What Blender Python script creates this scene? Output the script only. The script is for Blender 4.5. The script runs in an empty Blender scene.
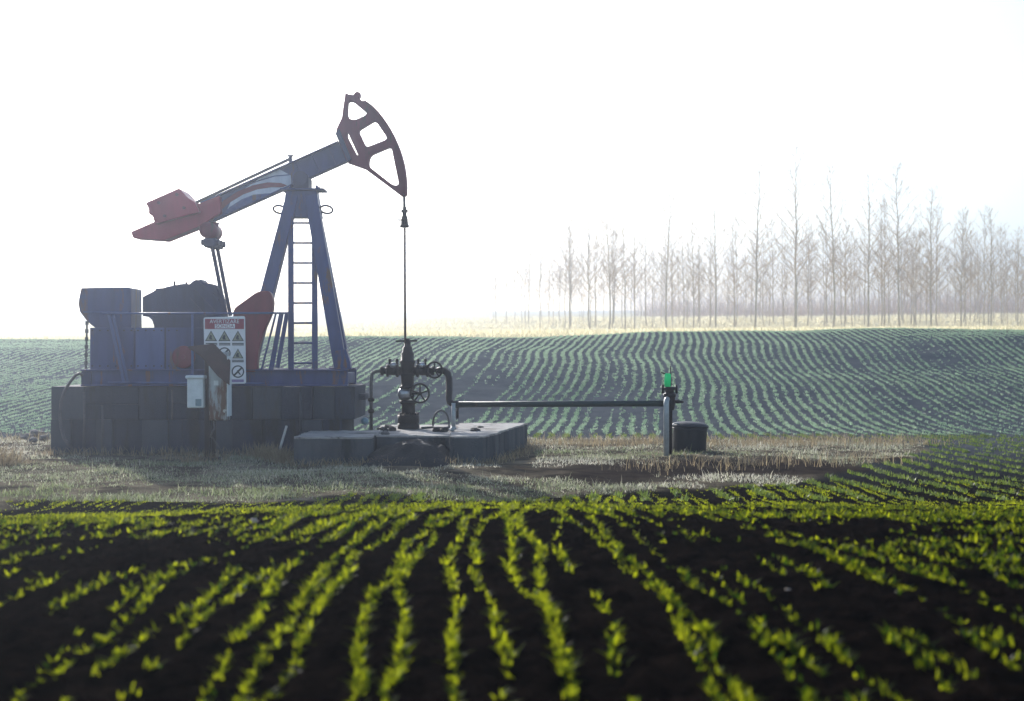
import bpy, bmesh, math, random
import numpy as np
from mathutils import Vector, Matrix

random.seed(7)
RNG = np.random.default_rng(11)
SC = bpy.context.scene
COL = SC.collection

# ------------------------------------------------------------------ camera
F, CX, CY, CAMZ = 1422.2, 512.0, 350.5, 1.60
cam_d = bpy.data.cameras.new('camera')
cam_d.lens = 50.0
cam_d.sensor_width = 36.0
cam_d.clip_start = 0.05
cam_d.clip_end = 3000
cam_d.dof.use_dof = True
cam_d.dof.focus_distance = 23.0
cam_d.dof.aperture_fstop = 2.0
cam = bpy.data.objects.new('camera', cam_d)
COL.objects.link(cam)
cam.location = (0, 0, CAMZ)
cam.rotation_euler = (math.radians(90), 0, 0)
SC.camera = cam

# ------------------------------------------------------------------ sky and sun
SUN_AZ = math.radians(-25.0)      # left of the view direction (+Y), behind the scene
SUN_EL = math.radians(22.0)
world = bpy.data.worlds.new('World')
SC.world = world
world.use_nodes = True
wn = world.node_tree.nodes
wl = world.node_tree.links
wn.clear()
w_out = wn.new('ShaderNodeOutputWorld')
w_bg = wn.new('ShaderNodeBackground')
w_sky = wn.new('ShaderNodeTexSky')
w_sky.sky_type = 'NISHITA'
w_sky.sun_disc = False
w_sky.sun_elevation = SUN_EL
w_sky.sun_rotation = SUN_AZ
w_sky.air_density = 1.0
w_sky.dust_density = 1.4
w_sky.ozone_density = 1.0
w_bg.inputs['Strength'].default_value = 0.15
wl.new(w_sky.outputs[0], w_bg.inputs['Color'])
wl.new(w_bg.outputs[0], w_out.inputs['Surface'])

sun_d = bpy.data.lights.new('sun', 'SUN')
sun_d.energy = 4.2
sun_d.angle = math.radians(0.53)
sun_d.color = (1.0, 0.965, 0.91)
sun = bpy.data.objects.new('sun', sun_d)
COL.objects.link(sun)
sdir = Vector((math.sin(SUN_AZ) * math.cos(SUN_EL), math.cos(SUN_AZ) * math.cos(SUN_EL), math.sin(SUN_EL)))
sun.rotation_euler = (-sdir).to_track_quat('-Z', 'Y').to_euler()
sun.location = sdir * 60

SC.view_settings.view_transform = 'Standard'
SC.view_settings.look = 'None'
SC.view_settings.gamma = 1.0
SC.view_settings.exposure = 0.75
SC.render.engine = 'CYCLES'
SC.cycles.use_denoising = True
SC.cycles.max_bounces = 6
SC.cycles.transparent_max_bounces = 8

# ------------------------------------------------------------------ helpers
def W(px, py, Y):
    """point at depth Y that the photograph shows at pixel px, py"""
    return Vector(((px - CX) * Y / F, Y, CAMZ - (py - CY) * Y / F))

def vnoise(x, y, seed=0):
    xi = np.floor(x).astype(np.int64); yi = np.floor(y).astype(np.int64)
    xf = x - xi; yf = y - yi
    u = xf * xf * (3 - 2 * xf); v = yf * yf * (3 - 2 * yf)
    def h(a, b):
        n = (a * 374761393 + b * 668265263 + seed * 1442695041) & 0xFFFFFFFF
        n = ((n ^ (n >> 13)) * 1274126177) & 0xFFFFFFFF
        n = n ^ (n >> 16)
        return (n & 0xFFFFFF) / float(0xFFFFFF)
    a = h(xi, yi); b = h(xi + 1, yi); c = h(xi, yi + 1); d = h(xi + 1, yi + 1)
    return (a * (1 - u) + b * u) * (1 - v) + (c * (1 - u) + d * u) * v - 0.5

def fbm(x, y, octs=4, seed=0):
    t = 0; a = 1.0
    for i in range(octs):
        t = t + a * vnoise(x * 2 ** i, y * 2 ** i, seed + i * 17)
        a *= 0.5
    return t

def smooth(a, b, x):
    t = np.clip((x - a) / (b - a), 0, 1)
    return t * t * (3 - 2 * t)

# terrain: a low rise under the camera, a flat strip with the well, a long slope up to a crest, a plain behind
TY = np.array([-60, 0, 3, 4.5, 5.5, 7, 8.5, 10.5, 12, 13.5, 15, 18, 26.5, 28, 31, 36, 42, 46, 49, 51.5, 55, 80, 118, 160, 250, 400, 800])
TZ = np.array([.36, .36, .385, .49, .556, .62, .585, .42, .25, .10, 0.01, 0, 0, .06, .30, .80, 1.46, 1.88, 2.14, 2.24, 2.28, 2.62, 3.20, 4.7, 7.4, 12, 24])
_ty = np.linspace(-60, 800, 8601)
_tz = np.interp(_ty, TY, TZ)
_k = np.ones(13) / 13
_tz = np.convolve(np.pad(_tz, 6, mode='edge'), _k, 'valid')

def grass_mask(x, y):
    """1 on the uncultivated strip round the well"""
    front = np.interp(x, [-60, -6, 0.5, 2.2, 3.6, 4.9, 6.2, 7.2], [15.0, 14.8, 15.0, 16.2, 17.8, 19.8, 22.0, 24.6])
    front = front + 1.3 * fbm(x * 0.7, y * 0.9, 4, 5)
    back = np.interp(x, [-60, -12, 0, 3, 7.2, 30], [27.5, 26.5, 26.0, 25.4, 24.4, 24.0]) + 0.6 * fbm(x * 0.7, y * 0.7, 3, 9)
    return smooth(-0.25, 0.25, y - front) * smooth(-0.3, 0.3, back - y)

def track_mask(x, y):
    """worn bare earth right of the pad"""
    return np.clip(np.exp(-((y - 18.6 - .16 * x + .8 * fbm(x * .8, y * .3, 2, 15)) / 1.5) ** 2) * smooth(-.8, 1.4, x) * 1.35 + .9 * fbm(x * 1.6, y * 1.3, 4, 16), 0, 1)

def far_mask(y, x):
    return smooth(-1, 1, y - 52.5 - 1.0 * fbm(x * .2, y * .2, 2, 3))

def terrain(x, y):
    z = np.interp(y, _ty, _tz)
    slope = smooth(26, 49, y)
    tilt = np.interp(x, [-300, -80, -22, -6, 22, 60, 300], [-.8, -.7, -.36, -.09, .12, .35, .5])
    z = z + slope * tilt
    # rolling of the tilled slope
    z = z + smooth(26, 32, y) * (1 - smooth(50, 56, y)) * (0.34 * fbm(x * .09 + 3, y * .13, 2, 21) + .10 * fbm(x * .3, y * .35, 2, 23))
    z = z + smooth(80, 140, y) * 0.5 * fbm(x * .03, y * .03, 3, 31)
    # broad unevenness of the near field
    near = 1 - smooth(13, 16, y)
    z = z + near * 0.05 * fbm(x * .55, y * .55, 2, 41)
    z = z + near * .03 * np.minimum(0, x + 1.0)
    return z

def terrain_fine(x, y):
    z = terrain(x, y)
    g = grass_mask(x, y)
    soil = (1 - g) * (1 - far_mask(y, x))
    near = 1 - smooth(11, 16, y)
    cl = np.abs(fbm(x * 9, y * 9, 3, 51))
    cl2 = fbm(x * 26, y * 26, 2, 61)
    z = z + soil * near * (0.055 * cl + 0.016 * cl2)
    z = z + soil * (1 - near) * .020 * fbm(x * 2.2, y * 2.2, 3, 71)
    z = z + g * 0.05 * fbm(x * 1.3, y * 1.3, 3, 81)
    return z

def gz(x, y):
    return float(terrain(np.array([x], float), np.array([y], float))[0])

def raw_mesh(name, verts, faces_flat, nper, mats, attrs=None, smooth_sh=False):
    """fast mesh from arrays; all faces have nper corners"""
    me = bpy.data.meshes.new(name)
    n = len(verts); nf = len(faces_flat) // nper
    me.vertices.add(n)
    me.vertices.foreach_set('co', np.ascontiguousarray(verts, dtype=np.float32).ravel())
    me.loops.add(nf * nper)
    me.loops.foreach_set('vertex_index', np.ascontiguousarray(faces_flat, dtype=np.int32))
    me.polygons.add(nf)
    me.polygons.foreach_set('loop_start', np.arange(0, nf * nper, nper, dtype=np.int32))
    if smooth_sh:
        me.polygons.foreach_set('use_smooth', np.ones(nf, dtype=bool))
    me.update(calc_edges=True)
    me.validate()
    for m in mats:
        me.materials.append(m)
    for k, v in (attrs or {}).items():
        a = me.attributes.new(k, 'FLOAT', 'POINT')
        a.data.foreach_set('value', np.ascontiguousarray(v, dtype=np.float32))
    return me

class MB:
    """collects shapes, then becomes one mesh object"""
    def __init__(self):
        self.bm = bmesh.new()
    def box(self, c, size, rot=None, bev=0.0):
        M = Matrix.Translation(c) @ (rot.to_4x4() if rot else Matrix.Identity(4)) @ Matrix.Diagonal((size[0], size[1], size[2], 1))
        r = bmesh.ops.create_cube(self.bm, size=1.0, matrix=M)
        if bev:
            es = list({e for v in r['verts'] for e in v.link_edges})
            bmesh.ops.bevel(self.bm, geom=es, offset=bev, segments=1, affect='EDGES', profile=.5)
        return self
    def bar(self, p0, p1, w, h, up=Vector((0, 0, 1)), bev=0.0):
        p0 = Vector(p0); p1 = Vector(p1)
        d = p1 - p0; L = d.length; z = d.normalized()
        y = up - z * up.dot(z)
        if y.length < 1e-4:
            y = Vector((0, 1, 0)) - z * z.y
        y.normalize(); x = y.cross(z)
        R = Matrix((x, y, z)).transposed()
        return self.box((p0 + p1) / 2, (w, h, L), R, bev)
    def cyl(self, p0, p1, r0, r1=None, n=14, cap=True):
        r1 = r0 if r1 is None else r1
        p0 = Vector(p0); p1 = Vector(p1); d = p1 - p0
        q = d.to_track_quat('Z', 'Y').to_matrix()
        a = []; b = []
        for i in range(n):
            t = 2 * math.pi * i / n
            o = q @ Vector((math.cos(t), math.sin(t), 0))
            a.append(self.bm.verts.new(p0 + o * r0)); b.append(self.bm.verts.new(p1 + o * r1))
        for i in range(n):
            f = self.bm.faces.new((a[i], a[(i + 1) % n], b[(i + 1) % n], b[i])); f.smooth = True
        if cap:
            self.bm.faces.new(a[::-1]); self.bm.faces.new(b)
        return self
    def tube(self, pts, r, n=10, closed=False):
        pts = [Vector(p) for p in pts]; m = len(pts)
        rings = []; prev = None
        for i, p in enumerate(pts):
            if closed:
                t = (pts[(i + 1) % m] - pts[i - 1]).normalized()
            else:
                t = (pts[min(i + 1, m - 1)] - pts[max(i - 1, 0)]).normalized()
            if prev is None:
                s = Vector((0, 1, 0)) if abs(t.y) < .9 else Vector((1, 0, 0))
                u = (s - t * s.dot(t)).normalized()
            else:
                u = (prev - t * prev.dot(t)).normalized()
            prev = u; v = t.cross(u)
            rr = r[i] if isinstance(r, (list, tuple)) else r
            rings.append([self.bm.verts.new(p + (u * math.cos(2 * math.pi * k / n) + v * math.sin(2 * math.pi * k / n)) * rr) for k in range(n)])
        for i in range(m if closed else m - 1):
            a = rings[i]; b = rings[(i + 1) % m]
            for k in range(n):
                f = self.bm.faces.new((a[k], a[(k + 1) % n], b[(k + 1) % n], b[k])); f.smooth = True
        if not closed:
            self.bm.faces.new(rings[0][::-1]); self.bm.faces.new(rings[-1])
        return self
    def lathe(self, c, axis, prof, n=18):
        """prof: list of (distance along axis, radius)"""
        axis = Vector(axis).normalized(); q = axis.to_track_quat('Z', 'Y').to_matrix(); c = Vector(c)
        rings = []
        for t, r in prof:
            rings.append([self.bm.verts.new(c + axis * t + q @ Vector((math.cos(2 * math.pi * k / n) * r, math.sin(2 * math.pi * k / n) * r, 0))) for k in range(n)])
        for a, b in zip(rings, rings[1:]):
            for k in range(n):
                f = self.bm.faces.new((a[k], a[(k + 1) % n], b[(k + 1) % n], b[k])); f.smooth = True
        self.bm.faces.new(rings[0][::-1]); self.bm.faces.new(rings[-1])
        return self
    def prism(self, pts, y0, y1, bev=0.0):
        """polygon of points (x, z) extruded from y0 to y1"""
        a = [self.bm.verts.new((p[0], y0, p[1])) for p in pts]
        b = [self.bm.verts.new((p[0], y1, p[1])) for p in pts]
        n = len(pts)
        fs = [self.bm.faces.new(a), self.bm.faces.new(b[::-1])]
        for i in range(n):
            fs.append(self.bm.faces.new((a[i], b[i], b[(i + 1) % n], a[(i + 1) % n])))
        bmesh.ops.recalc_face_normals(self.bm, faces=fs)
        if bev:
            es = list({e for f in fs for e in f.edges})
            bmesh.ops.bevel(self.bm, geom=es, offset=bev, segments=1, affect='EDGES')
        return self
    def ball(self, c, r, sub=2, squash=(1, 1, 1)):
        M = Matrix.Translation(c) @ Matrix.Diagonal((r * squash[0], r * squash[1], r * squash[2], 1))
        res = bmesh.ops.create_icosphere(self.bm, subdivisions=sub, radius=1.0, matrix=M)
        for v in res['verts']:
            for f in v.link_faces:
                f.smooth = True
        return self
    def build(self, name, mat, parent=None, smooth_angle=None):
        bmesh.ops.recalc_face_normals(self.bm, faces=self.bm.faces[:])
        root = None
        if parent:
            root = parent
            while root.parent:
                root = root.parent
            bmesh.ops.translate(self.bm, vec=-root.location, verts=self.bm.verts[:])
        me = bpy.data.meshes.new(name)
        self.bm.to_mesh(me); self.bm.free()
        me.materials.append(mat)
        o = bpy.data.objects.new(name, me); COL.objects.link(o)
        if parent:
            o.parent = parent
        return o

def tag(o, label=None, cat=None, group=None, kind=None):
    if label: o['label'] = label
    if cat: o['category'] = cat
    if group: o['group'] = group
    if kind: o['kind'] = kind
    return o

def thing(name, loc, label, cat, group=None):
    o = bpy.data.objects.new(name, None); COL.objects.link(o)
    o.location = loc; o.empty_display_size = .2
    return tag(o, label, cat, group)

def rebase(o):
    """moves the origin of a one-mesh thing to the middle of its base"""
    cs = [v.co for v in o.data.vertices]
    c = Vector(((min(v.x for v in cs) + max(v.x for v in cs)) / 2, (min(v.y for v in cs) + max(v.y for v in cs)) / 2, min(v.z for v in cs)))
    o.data.transform(Matrix.Translation(-c)); o.location = c
    return o

def poly2d(outline, holes, Y, depth, bev, name, mat, parent):
    """flat plate with holes, from pixel outlines at depth Y, extruded +-depth along Y"""
    cu = bpy.data.curves.new(name, 'CURVE'); cu.dimensions = '2D'; cu.fill_mode = 'BOTH'
    cu.extrude = depth - bev; cu.bevel_depth = bev; cu.bevel_resolution = 1
    root = parent
    while root.parent: root = root.parent
    for pl in [outline] + holes:
        sp = cu.splines.new('POLY'); sp.points.add(len(pl) - 1); sp.use_cyclic_u = True
        for q, (px, py) in zip(sp.points, pl):
            w = W(px, py, Y)
            q.co = (w.x - root.location.x, w.z - root.location.z, 0, 1)
    t = bpy.data.objects.new('tmp', cu); COL.objects.link(t)
    dg = bpy.context.evaluated_depsgraph_get()
    me = bpy.data.meshes.new_from_object(t.evaluated_get(dg))
    bpy.data.objects.remove(t); bpy.data.curves.remove(cu)
    me.transform(Matrix.Translation((0, Y - root.location.y, 0)) @ Matrix.Rotation(math.radians(90), 4, 'X'))
    me.name = name; me.materials.clear(); me.materials.append(mat)
    o = bpy.data.objects.new(name, me); COL.objects.link(o); o.parent = parent
    return o

def text_mesh(txt, size, loc, mat, parent, name, sx=1.0):
    cu = bpy.data.curves.new(name, 'FONT'); cu.body = txt; cu.size = size
    cu.align_x = 'CENTER'; cu.align_y = 'CENTER'; cu.extrude = .001
    t = bpy.data.objects.new('tmp', cu); COL.objects.link(t)
    dg = bpy.context.evaluated_depsgraph_get()
    me = bpy.data.meshes.new_from_object(t.evaluated_get(dg))
    bpy.data.objects.remove(t); bpy.data.curves.remove(cu)
    root = parent
    while root.parent: root = root.parent
    me.transform(Matrix.Translation(Vector(loc) - root.location) @ Matrix.Rotation(math.radians(90), 4, 'X') @ Matrix.Diagonal((sx, 1, 1, 1)))
    me.materials.clear(); me.materials.append(mat); me.name = name
    o = bpy.data.objects.new(name, me); COL.objects.link(o); o.parent = parent
    return o

def round_poly(pts, r, n=4):
    """rounds the corners of a pixel polygon"""
    out = []
    m = len(pts)
    for i in range(m):
        p = Vector(pts[i]); a = Vector(pts[i - 1]); b = Vector(pts[(i + 1) % m])
        da = a - p; db = b - p
        ra = min(r, da.length * .45); rb = min(r, db.length * .45)
        s = p + da.normalized() * ra; e = p + db.normalized() * rb
        for k in range(n + 1):
            t = k / n
            q = s * (1 - t) ** 2 + p * 2 * t * (1 - t) + e * t * t
            out.append((q.x, q.y))
    return out

# ------------------------------------------------------------------ materials
def nmat(name):
    m = bpy.data.materials.new(name); m.use_nodes = True
    nt = m.node_tree; nt.nodes.clear()
    out = nt.nodes.new('ShaderNodeOutputMaterial')
    return m, nt, out

def surf(name, base, second=None, scale=6.0, amount=.5, rough=.6, metal=0.0, bump=.2, bscale=40.0, streak=False, third=None, tamount=.35, tscale=3.0, spec=.4):
    """painted or mineral surface: base colour broken up with a second (stain) and third (rust, dirt) colour and fine relief"""
    m, nt, out = nmat(name)
    N = nt.nodes; L = nt.links
    b = N.new('ShaderNodeBsdfPrincipled'); L.new(b.outputs[0], out.inputs[0])
    tc = N.new('ShaderNodeTexCoord'); mp = N.new('ShaderNodeMapping'); L.new(tc.outputs['Object'], mp.inputs[0])
    if streak: mp.inputs['Scale'].default_value = (1.0, 1.0, .18)
    n1 = N.new('ShaderNodeTexNoise'); n1.inputs['Scale'].default_value = scale; n1.inputs['Detail'].default_value = 6; n1.inputs['Roughness'].default_value = .65
    L.new(mp.outputs[0], n1.inputs['Vector'])
    r1 = N.new('ShaderNodeValToRGB'); L.new(n1.outputs[0], r1.inputs[0])
    r1.color_ramp.elements[0].position = .5 - .2 * amount; r1.color_ramp.elements[1].position = .5 + .25
    r1.color_ramp.elements[0].color = (*base, 1)
    s = second or tuple(c * .55 for c in base)
    r1.color_ramp.elements[1].color = (*s, 1)
    colo = r1.outputs[0]
    if third:
        n2 = N.new('ShaderNodeTexNoise'); n2.inputs['Scale'].default_value = tscale; n2.inputs['Detail'].default_value = 9; n2.inputs['Roughness'].default_value = .7
        L.new(mp.outputs[0], n2.inputs['Vector'])
        r2 = N.new('ShaderNodeValToRGB'); L.new(n2.outputs[0], r2.inputs[0])
        r2.color_ramp.elements[0].position = .70 - tamount * .4; r2.color_ramp.elements[1].position = .76 - tamount * .4
        mx = N.new('ShaderNodeMix'); mx.data_type = 'RGBA'
        L.new(r2.outputs[0], mx.inputs['Factor']); L.new(colo, mx.inputs['A']); mx.inputs['B'].default_value = (*third, 1)
        colo = mx.outputs['Result']
    L.new(colo, b.inputs['Base Color'])
    b.inputs['Metallic'].default_value = metal
    b.inputs['Specular IOR Level'].default_value = spec
    rr = N.new('ShaderNodeMapRange'); L.new(n1.outputs[0], rr.inputs[0]); rr.inputs['To Min'].default_value = max(.05, rough - .15); rr.inputs['To Max'].default_value = min(1, rough + .2)
    L.new(rr.outputs[0], b.inputs['Roughness'])
    if bump:
        n3 = N.new('ShaderNodeTexNoise'); n3.inputs['Scale'].default_value = bscale; n3.inputs['Detail'].default_value = 5
        L.new(tc.outputs['Object'], n3.inputs['Vector'])
        bp = N.new('ShaderNodeBump'); bp.inputs['Strength'].default_value = bump; bp.inputs['Distance'].default_value = .02
        L.new(n3.outputs[0], bp.inputs['Height']); L.new(bp.outputs[0], b.inputs['Normal'])
    return m

def leaf(name, c0, c1, t0, t1, trans=.5, gloss=.04):
    """thin blades: diffuse and translucent, colour varied by the mesh attribute rnd"""
    m, nt, out = nmat(name); N = nt.nodes; L = nt.links
    at = N.new('ShaderNodeAttribute'); at.attribute_name = 'rnd'
    def ramp(a, b):
        r = N.new('ShaderNodeValToRGB'); r.color_ramp.elements[0].color = (*a, 1); r.color_ramp.elements[1].color = (*b, 1)
        L.new(at.outputs['Fac'], r.inputs[0]); return r
    d = N.new('ShaderNodeBsdfDiffuse'); t = N.new('ShaderNodeBsdfTranslucent'); g = N.new('ShaderNodeBsdfGlossy')
    g.inputs['Roughness'].default_value = .35
    L.new(ramp(c0, c1).outputs[0], d.inputs[0]); L.new(ramp(t0, t1).outputs[0], t.inputs[0])
    x = N.new('ShaderNodeMixShader'); x.inputs[0].default_value = trans
    L.new(d.outputs[0], x.inputs[1]); L.new(t.outputs[0], x.inputs[2])
    y = N.new('ShaderNodeMixShader'); y.inputs[0].default_value = gloss
    L.new(x.outputs[0], y.inputs[1]); L.new(g.outputs[0], y.inputs[2]); L.new(y.outputs[0], out.inputs[0])
    return m

M = {}
M['blue'] = surf('blue paint', (.021, .038, .150), (.013, .024, .092), 5, .6, .45, 0, .12, 60, True, (.085, .040, .03), .34, 4)
M['blue_light'] = surf('faded blue paint', (.040, .075, .22), (.024, .046, .13), 4, .6, .5, 0, .1, 60, True, (.09, .045, .035), .32, 5)
M['blue_dark'] = surf('grimy blue paint', (.020, .030, .095), (.018, .02, .04), 5, .7, .6, 0, .2, 50, True, (.03, .024, .03), .25, 4)
M['red'] = surf('red paint', (.17, .007, .026), (.11, .006, .020), 5, .6, .45, 0, .12, 60, True, (.06, .02, .015), .25, 4)
M['red_dark'] = surf('weathered red paint', (.16, .010, .034), (.10, .008, .024), 6, .6, .5, 0, .12, 60, True, (.04, .018, .014), .3, 4)
M['red_flare'] = surf('red paint lifted for flare', (.34, .010, .045), (.22, .008, .03), 5, .6, .45, 0, .12, 60, True, (.08, .02, .02), .15, 4)  # same red brightened for the tail; flare is put into the colour
M['white_paint'] = surf('white paint', (.55, .58, .66), (.40, .43, .52), 8, .5, .5, 0, .08, 60, True)
M['steel_dark'] = surf('oily dark steel', (.007, .006, .007), (.018, .010, .009), 9, .6, .5, .1, .3, 70, spec=.25)
M['steel_worn'] = surf('bare worn steel', (.42, .42, .43), (.25, .24, .24), 8, .6, .28, .8, .15, 70)
M['steel_rod'] = surf('polished rod steel', (.16, .13, .12), (.10, .07, .06), 9, .6, .4, .7, .05, 80)
M['cable'] = surf('grey cable', (.09, .085, .09), (.05, .05, .05), 20, .5, .6, .2, .2, 200)
M['pipe_green'] = surf('dark green pipe paint', (.004, .022, .022), (.003, .010, .011), 8, .5, .5, 0, .2, 80, False, (.05, .03, .02), .2, 9)
M['pipe_grey'] = surf('grey galvanised pipe', (.40, .42, .42), (.25, .26, .26), 10, .5, .5, .3, .2, 80)
M['concrete'] = surf('old concrete', (.20, .19, .18), (.10, .10, .095), 3, .7, .92, 0, .7, 45, False, (.07, .065, .06), .35, 2.2)
M['concrete_slab'] = surf('stained shade-dark concrete', (.075, .080, .088), (.035, .038, .043), 3, .7, .9, 0, .8, 40, True, (.02, .021, .024), .45, 2.5)  # stains, plus the shade of the pad front put into the base tone
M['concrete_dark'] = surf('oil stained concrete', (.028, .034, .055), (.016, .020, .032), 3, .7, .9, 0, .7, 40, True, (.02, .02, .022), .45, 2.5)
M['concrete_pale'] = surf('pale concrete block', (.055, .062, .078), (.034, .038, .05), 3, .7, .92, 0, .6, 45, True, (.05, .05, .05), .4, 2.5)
M['rust'] = surf('rusty sheet metal', (.055, .026, .022), (.03, .018, .018), 7, .6, .8, .1, .3, 60)
M['box_white'] = surf('white plastic box', (.62, .66, .66), (.48, .52, .52), 8, .5, .45, 0, .05, 80)
M['box_grey'] = surf('galvanised cabinet', (.36, .40, .42), (.24, .26, .27), 4, .6, .4, .35, .1, 60, True, (.10, .045, .025), .42, 3.2)
M['black_plastic'] = surf('black plastic', (.005, .007, .012), (.010, .011, .016), 6, .5, .55, 0, .1, 80)
M['rubber'] = surf('rubber hose', (.07, .065, .075), (.04, .04, .045), 12, .5, .6, 0, .2, 100)
M['sign_white'] = surf('sign white', (.70, .70, .72), (.60, .60, .62), 8, .4, .5, 0, .03, 80)
M['sign_red'] = surf('sign red', (.24, .018, .05), (.25, .02, .035), 8, .4, .5, 0, 0)
M['sign_black'] = surf('sign black', (.025, .025, .03), (.04, .04, .045), 8, .4, .5, 0, 0)
M['sign_yellow'] = surf('faded sign yellow', (.28, .28, .20), (.22, .22, .17), 8, .4, .5, 0, 0)
M['sign_violet'] = surf('sign violet print', (.20, .14, .30), (.26, .20, .36), 60, .4, .5, 0, 0)
M['tar'] = surf('oil soaked earth', (.010, .009, .010), (.025, .022, .02), 5, .7, .8, 0, .8, 25)
M['stone'] = surf('pale stone', (.50, .40, .32), (.34, .27, .22), 9, .6, .9, 0, .5, 60)
M['rubble'] = surf('broken concrete rubble', (.14, .13, .125), (.07, .065, .06), 6, .7, .95, 0, .7, 40)
M['wood_pale'] = surf('pale weathered wood', (.50, .47, .42), (.32, .29, .25), 12, .6, .8, 0, .3, 60)
M['bark'] = surf('poplar bark', (.62, .54, .42), (.40, .33, .25), 2.5, .7, .9, 0, .4, 15)
M['twig'] = surf('poplar twigs', (.56, .43, .29), (.40, .30, .20), 3, .5, .9, 0, 0)

m, nt, out = nmat('green glass cap')
_g = nt.nodes.new('ShaderNodeBsdfTranslucent'); _g.inputs[0].default_value = (.06, .75, .42, 1)
_d = nt.nodes.new('ShaderNodeBsdfPrincipled'); _d.inputs['Base Color'].default_value = (.02, .25, .14, 1); _d.inputs['Roughness'].default_value = .25
_n = nt.nodes.new('ShaderNodeTexNoise'); _n.inputs['Scale'].default_value = 30
_mr = nt.nodes.new('ShaderNodeMapRange'); _mr.inputs['To Min'].default_value = .15; _mr.inputs['To Max'].default_value = .35
nt.links.new(_n.outputs[0], _mr.inputs[0]); nt.links.new(_mr.outputs[0], _d.inputs['Roughness'])
_x = nt.nodes.new('ShaderNodeMixShader'); _x.inputs[0].default_value = .35
nt.links.new(_g.outputs[0], _x.inputs[1]); nt.links.new(_d.outputs[0], _x.inputs[2]); nt.links.new(_x.outputs[0], out.inputs[0])
M['green_cap'] = m

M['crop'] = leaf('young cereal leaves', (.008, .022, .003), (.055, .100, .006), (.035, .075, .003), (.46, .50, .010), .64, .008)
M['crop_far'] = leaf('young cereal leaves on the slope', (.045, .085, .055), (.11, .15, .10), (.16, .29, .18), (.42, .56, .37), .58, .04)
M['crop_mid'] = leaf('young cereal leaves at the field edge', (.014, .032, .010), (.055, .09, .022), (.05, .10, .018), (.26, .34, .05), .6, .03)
M['dry'] = leaf('dry and green grass', (.11, .13, .06), (.48, .45, .38), (.22, .27, .11), (.76, .71, .58), .5, .02)
M['straw'] = leaf('dry weeds', (.16, .12, .075), (.34, .27, .17), (.25, .19, .10), (.5, .4, .24), .4, .02)

# ground: soil, grass floor and far meadow mixed by mesh attributes
m, nt, out = nmat('ground'); N = nt.nodes; L = nt.links
b = N.new('ShaderNodeBsdfDiffuse'); b.inputs['Roughness'].default_value = 0.0; L.new(b.outputs[0], out.inputs[0])
geo = N.new('ShaderNodeNewGeometry')
def noise_ramp(scale, c0, c1, p0=.35, p1=.68, det=8):
    n = N.new('ShaderNodeTexNoise'); n.inputs['Scale'].default_value = scale; n.inputs['Detail'].default_value = det; n.inputs['Roughness'].default_value = .65
    L.new(geo.outputs['Position'], n.inputs['Vector'])
    r = N.new('ShaderNodeValToRGB'); r.color_ramp.elements[0].position = p0; r.color_ramp.elements[1].position = p1
    r.color_ramp.elements[0].color = (*c0, 1); r.color_ramp.elements[1].color = (*c1, 1)
    L.new(n.outputs[0], r.inputs[0]); return r
def mixc(a, bb, fac):
    x = N.new('ShaderNodeMix'); x.data_type = 'RGBA'
    L.new(a, x.inputs['A']); L.new(bb, x.inputs['B']); L.new(fac, x.inputs['Factor']); return x.outputs['Result']
def attr(nm):
    a = N.new('ShaderNodeAttribute'); a.attribute_name = nm; return a.outputs['Fac']
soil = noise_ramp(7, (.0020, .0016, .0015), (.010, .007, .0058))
hazed_soil = noise_ramp(1.2, (.052, .060, .070), (.088, .094, .102))  # slope soil lightened and blued, haze put into its colour
grs = noise_ramp(1.9, (.035, .029, .022), (.24, .20, .14))
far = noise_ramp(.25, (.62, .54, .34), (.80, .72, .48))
c = mixc(soil.outputs[0], hazed_soil.outputs[0], attr('slope'))
erth = noise_ramp(2.5, (.020, .016, .014), (.05, .038, .03))
c = mixc(c, mixc(grs.outputs[0], erth.outputs[0], attr('track')), attr('grass'))
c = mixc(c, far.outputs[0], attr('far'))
L.new(c, b.inputs['Color'])
nb = N.new('ShaderNodeTexNoise'); nb.inputs['Scale'].default_value = 28; nb.inputs['Detail'].default_value = 6
L.new(geo.outputs['Position'], nb.inputs['Vector'])
bp = N.new('ShaderNodeBump'); bp.inputs['Strength'].default_value = .7; bp.inputs['Distance'].default_value = .04
_bs = N.new('ShaderNodeMapRange'); L.new(attr('far'), _bs.inputs[0]); _bs.inputs['To Min'].default_value = .7; _bs.inputs['To Max'].default_value = 0.0
L.new(_bs.outputs[0], bp.inputs['Strength'])
L.new(nb.outputs[0], bp.inputs['Height']); L.new(bp.outputs[0], b.inputs['Normal'])
M['ground'] = m

# ------------------------------------------------------------------ ground sheet
def axis_lines(parts):
    out = []
    for a, b2, n in parts:
        out.append(np.linspace(a, b2, n, endpoint=False))
    return np.concatenate(out)
def geo_lines(a, b2, n):
    return np.geomspace(1, b2 - a + 1, n) - 1 + a
xs = np.concatenate([-geo_lines(16, 300, 50)[::-1], np.linspace(-16, -4.5, 110)[1:-1], np.linspace(-4.5, 4.5, 290), np.linspace(4.5, 16, 110)[1:-1], geo_lines(16, 300, 50)])
ys = np.concatenate([np.linspace(-60, 1.5, 20)[:-1], np.linspace(1.5, 9, 240)[:-1], np.linspace(9, 16, 130)[:-1], np.linspace(16, 70, 300)[:-1], geo_lines(70, 760, 90)])
GX, GY = np.meshgrid(xs, ys)
GZ = terrain_fine(GX, GY)
nx, ny = len(xs), len(ys)
V = np.stack([GX.ravel(), GY.ravel(), GZ.ravel()], 1)
ii = (np.arange(ny - 1)[:, None] * nx + np.arange(nx - 1)[None, :]).ravel()
Fq = np.stack([ii, ii + 1, ii + 1 + nx, ii + nx], 1).ravel()
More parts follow.
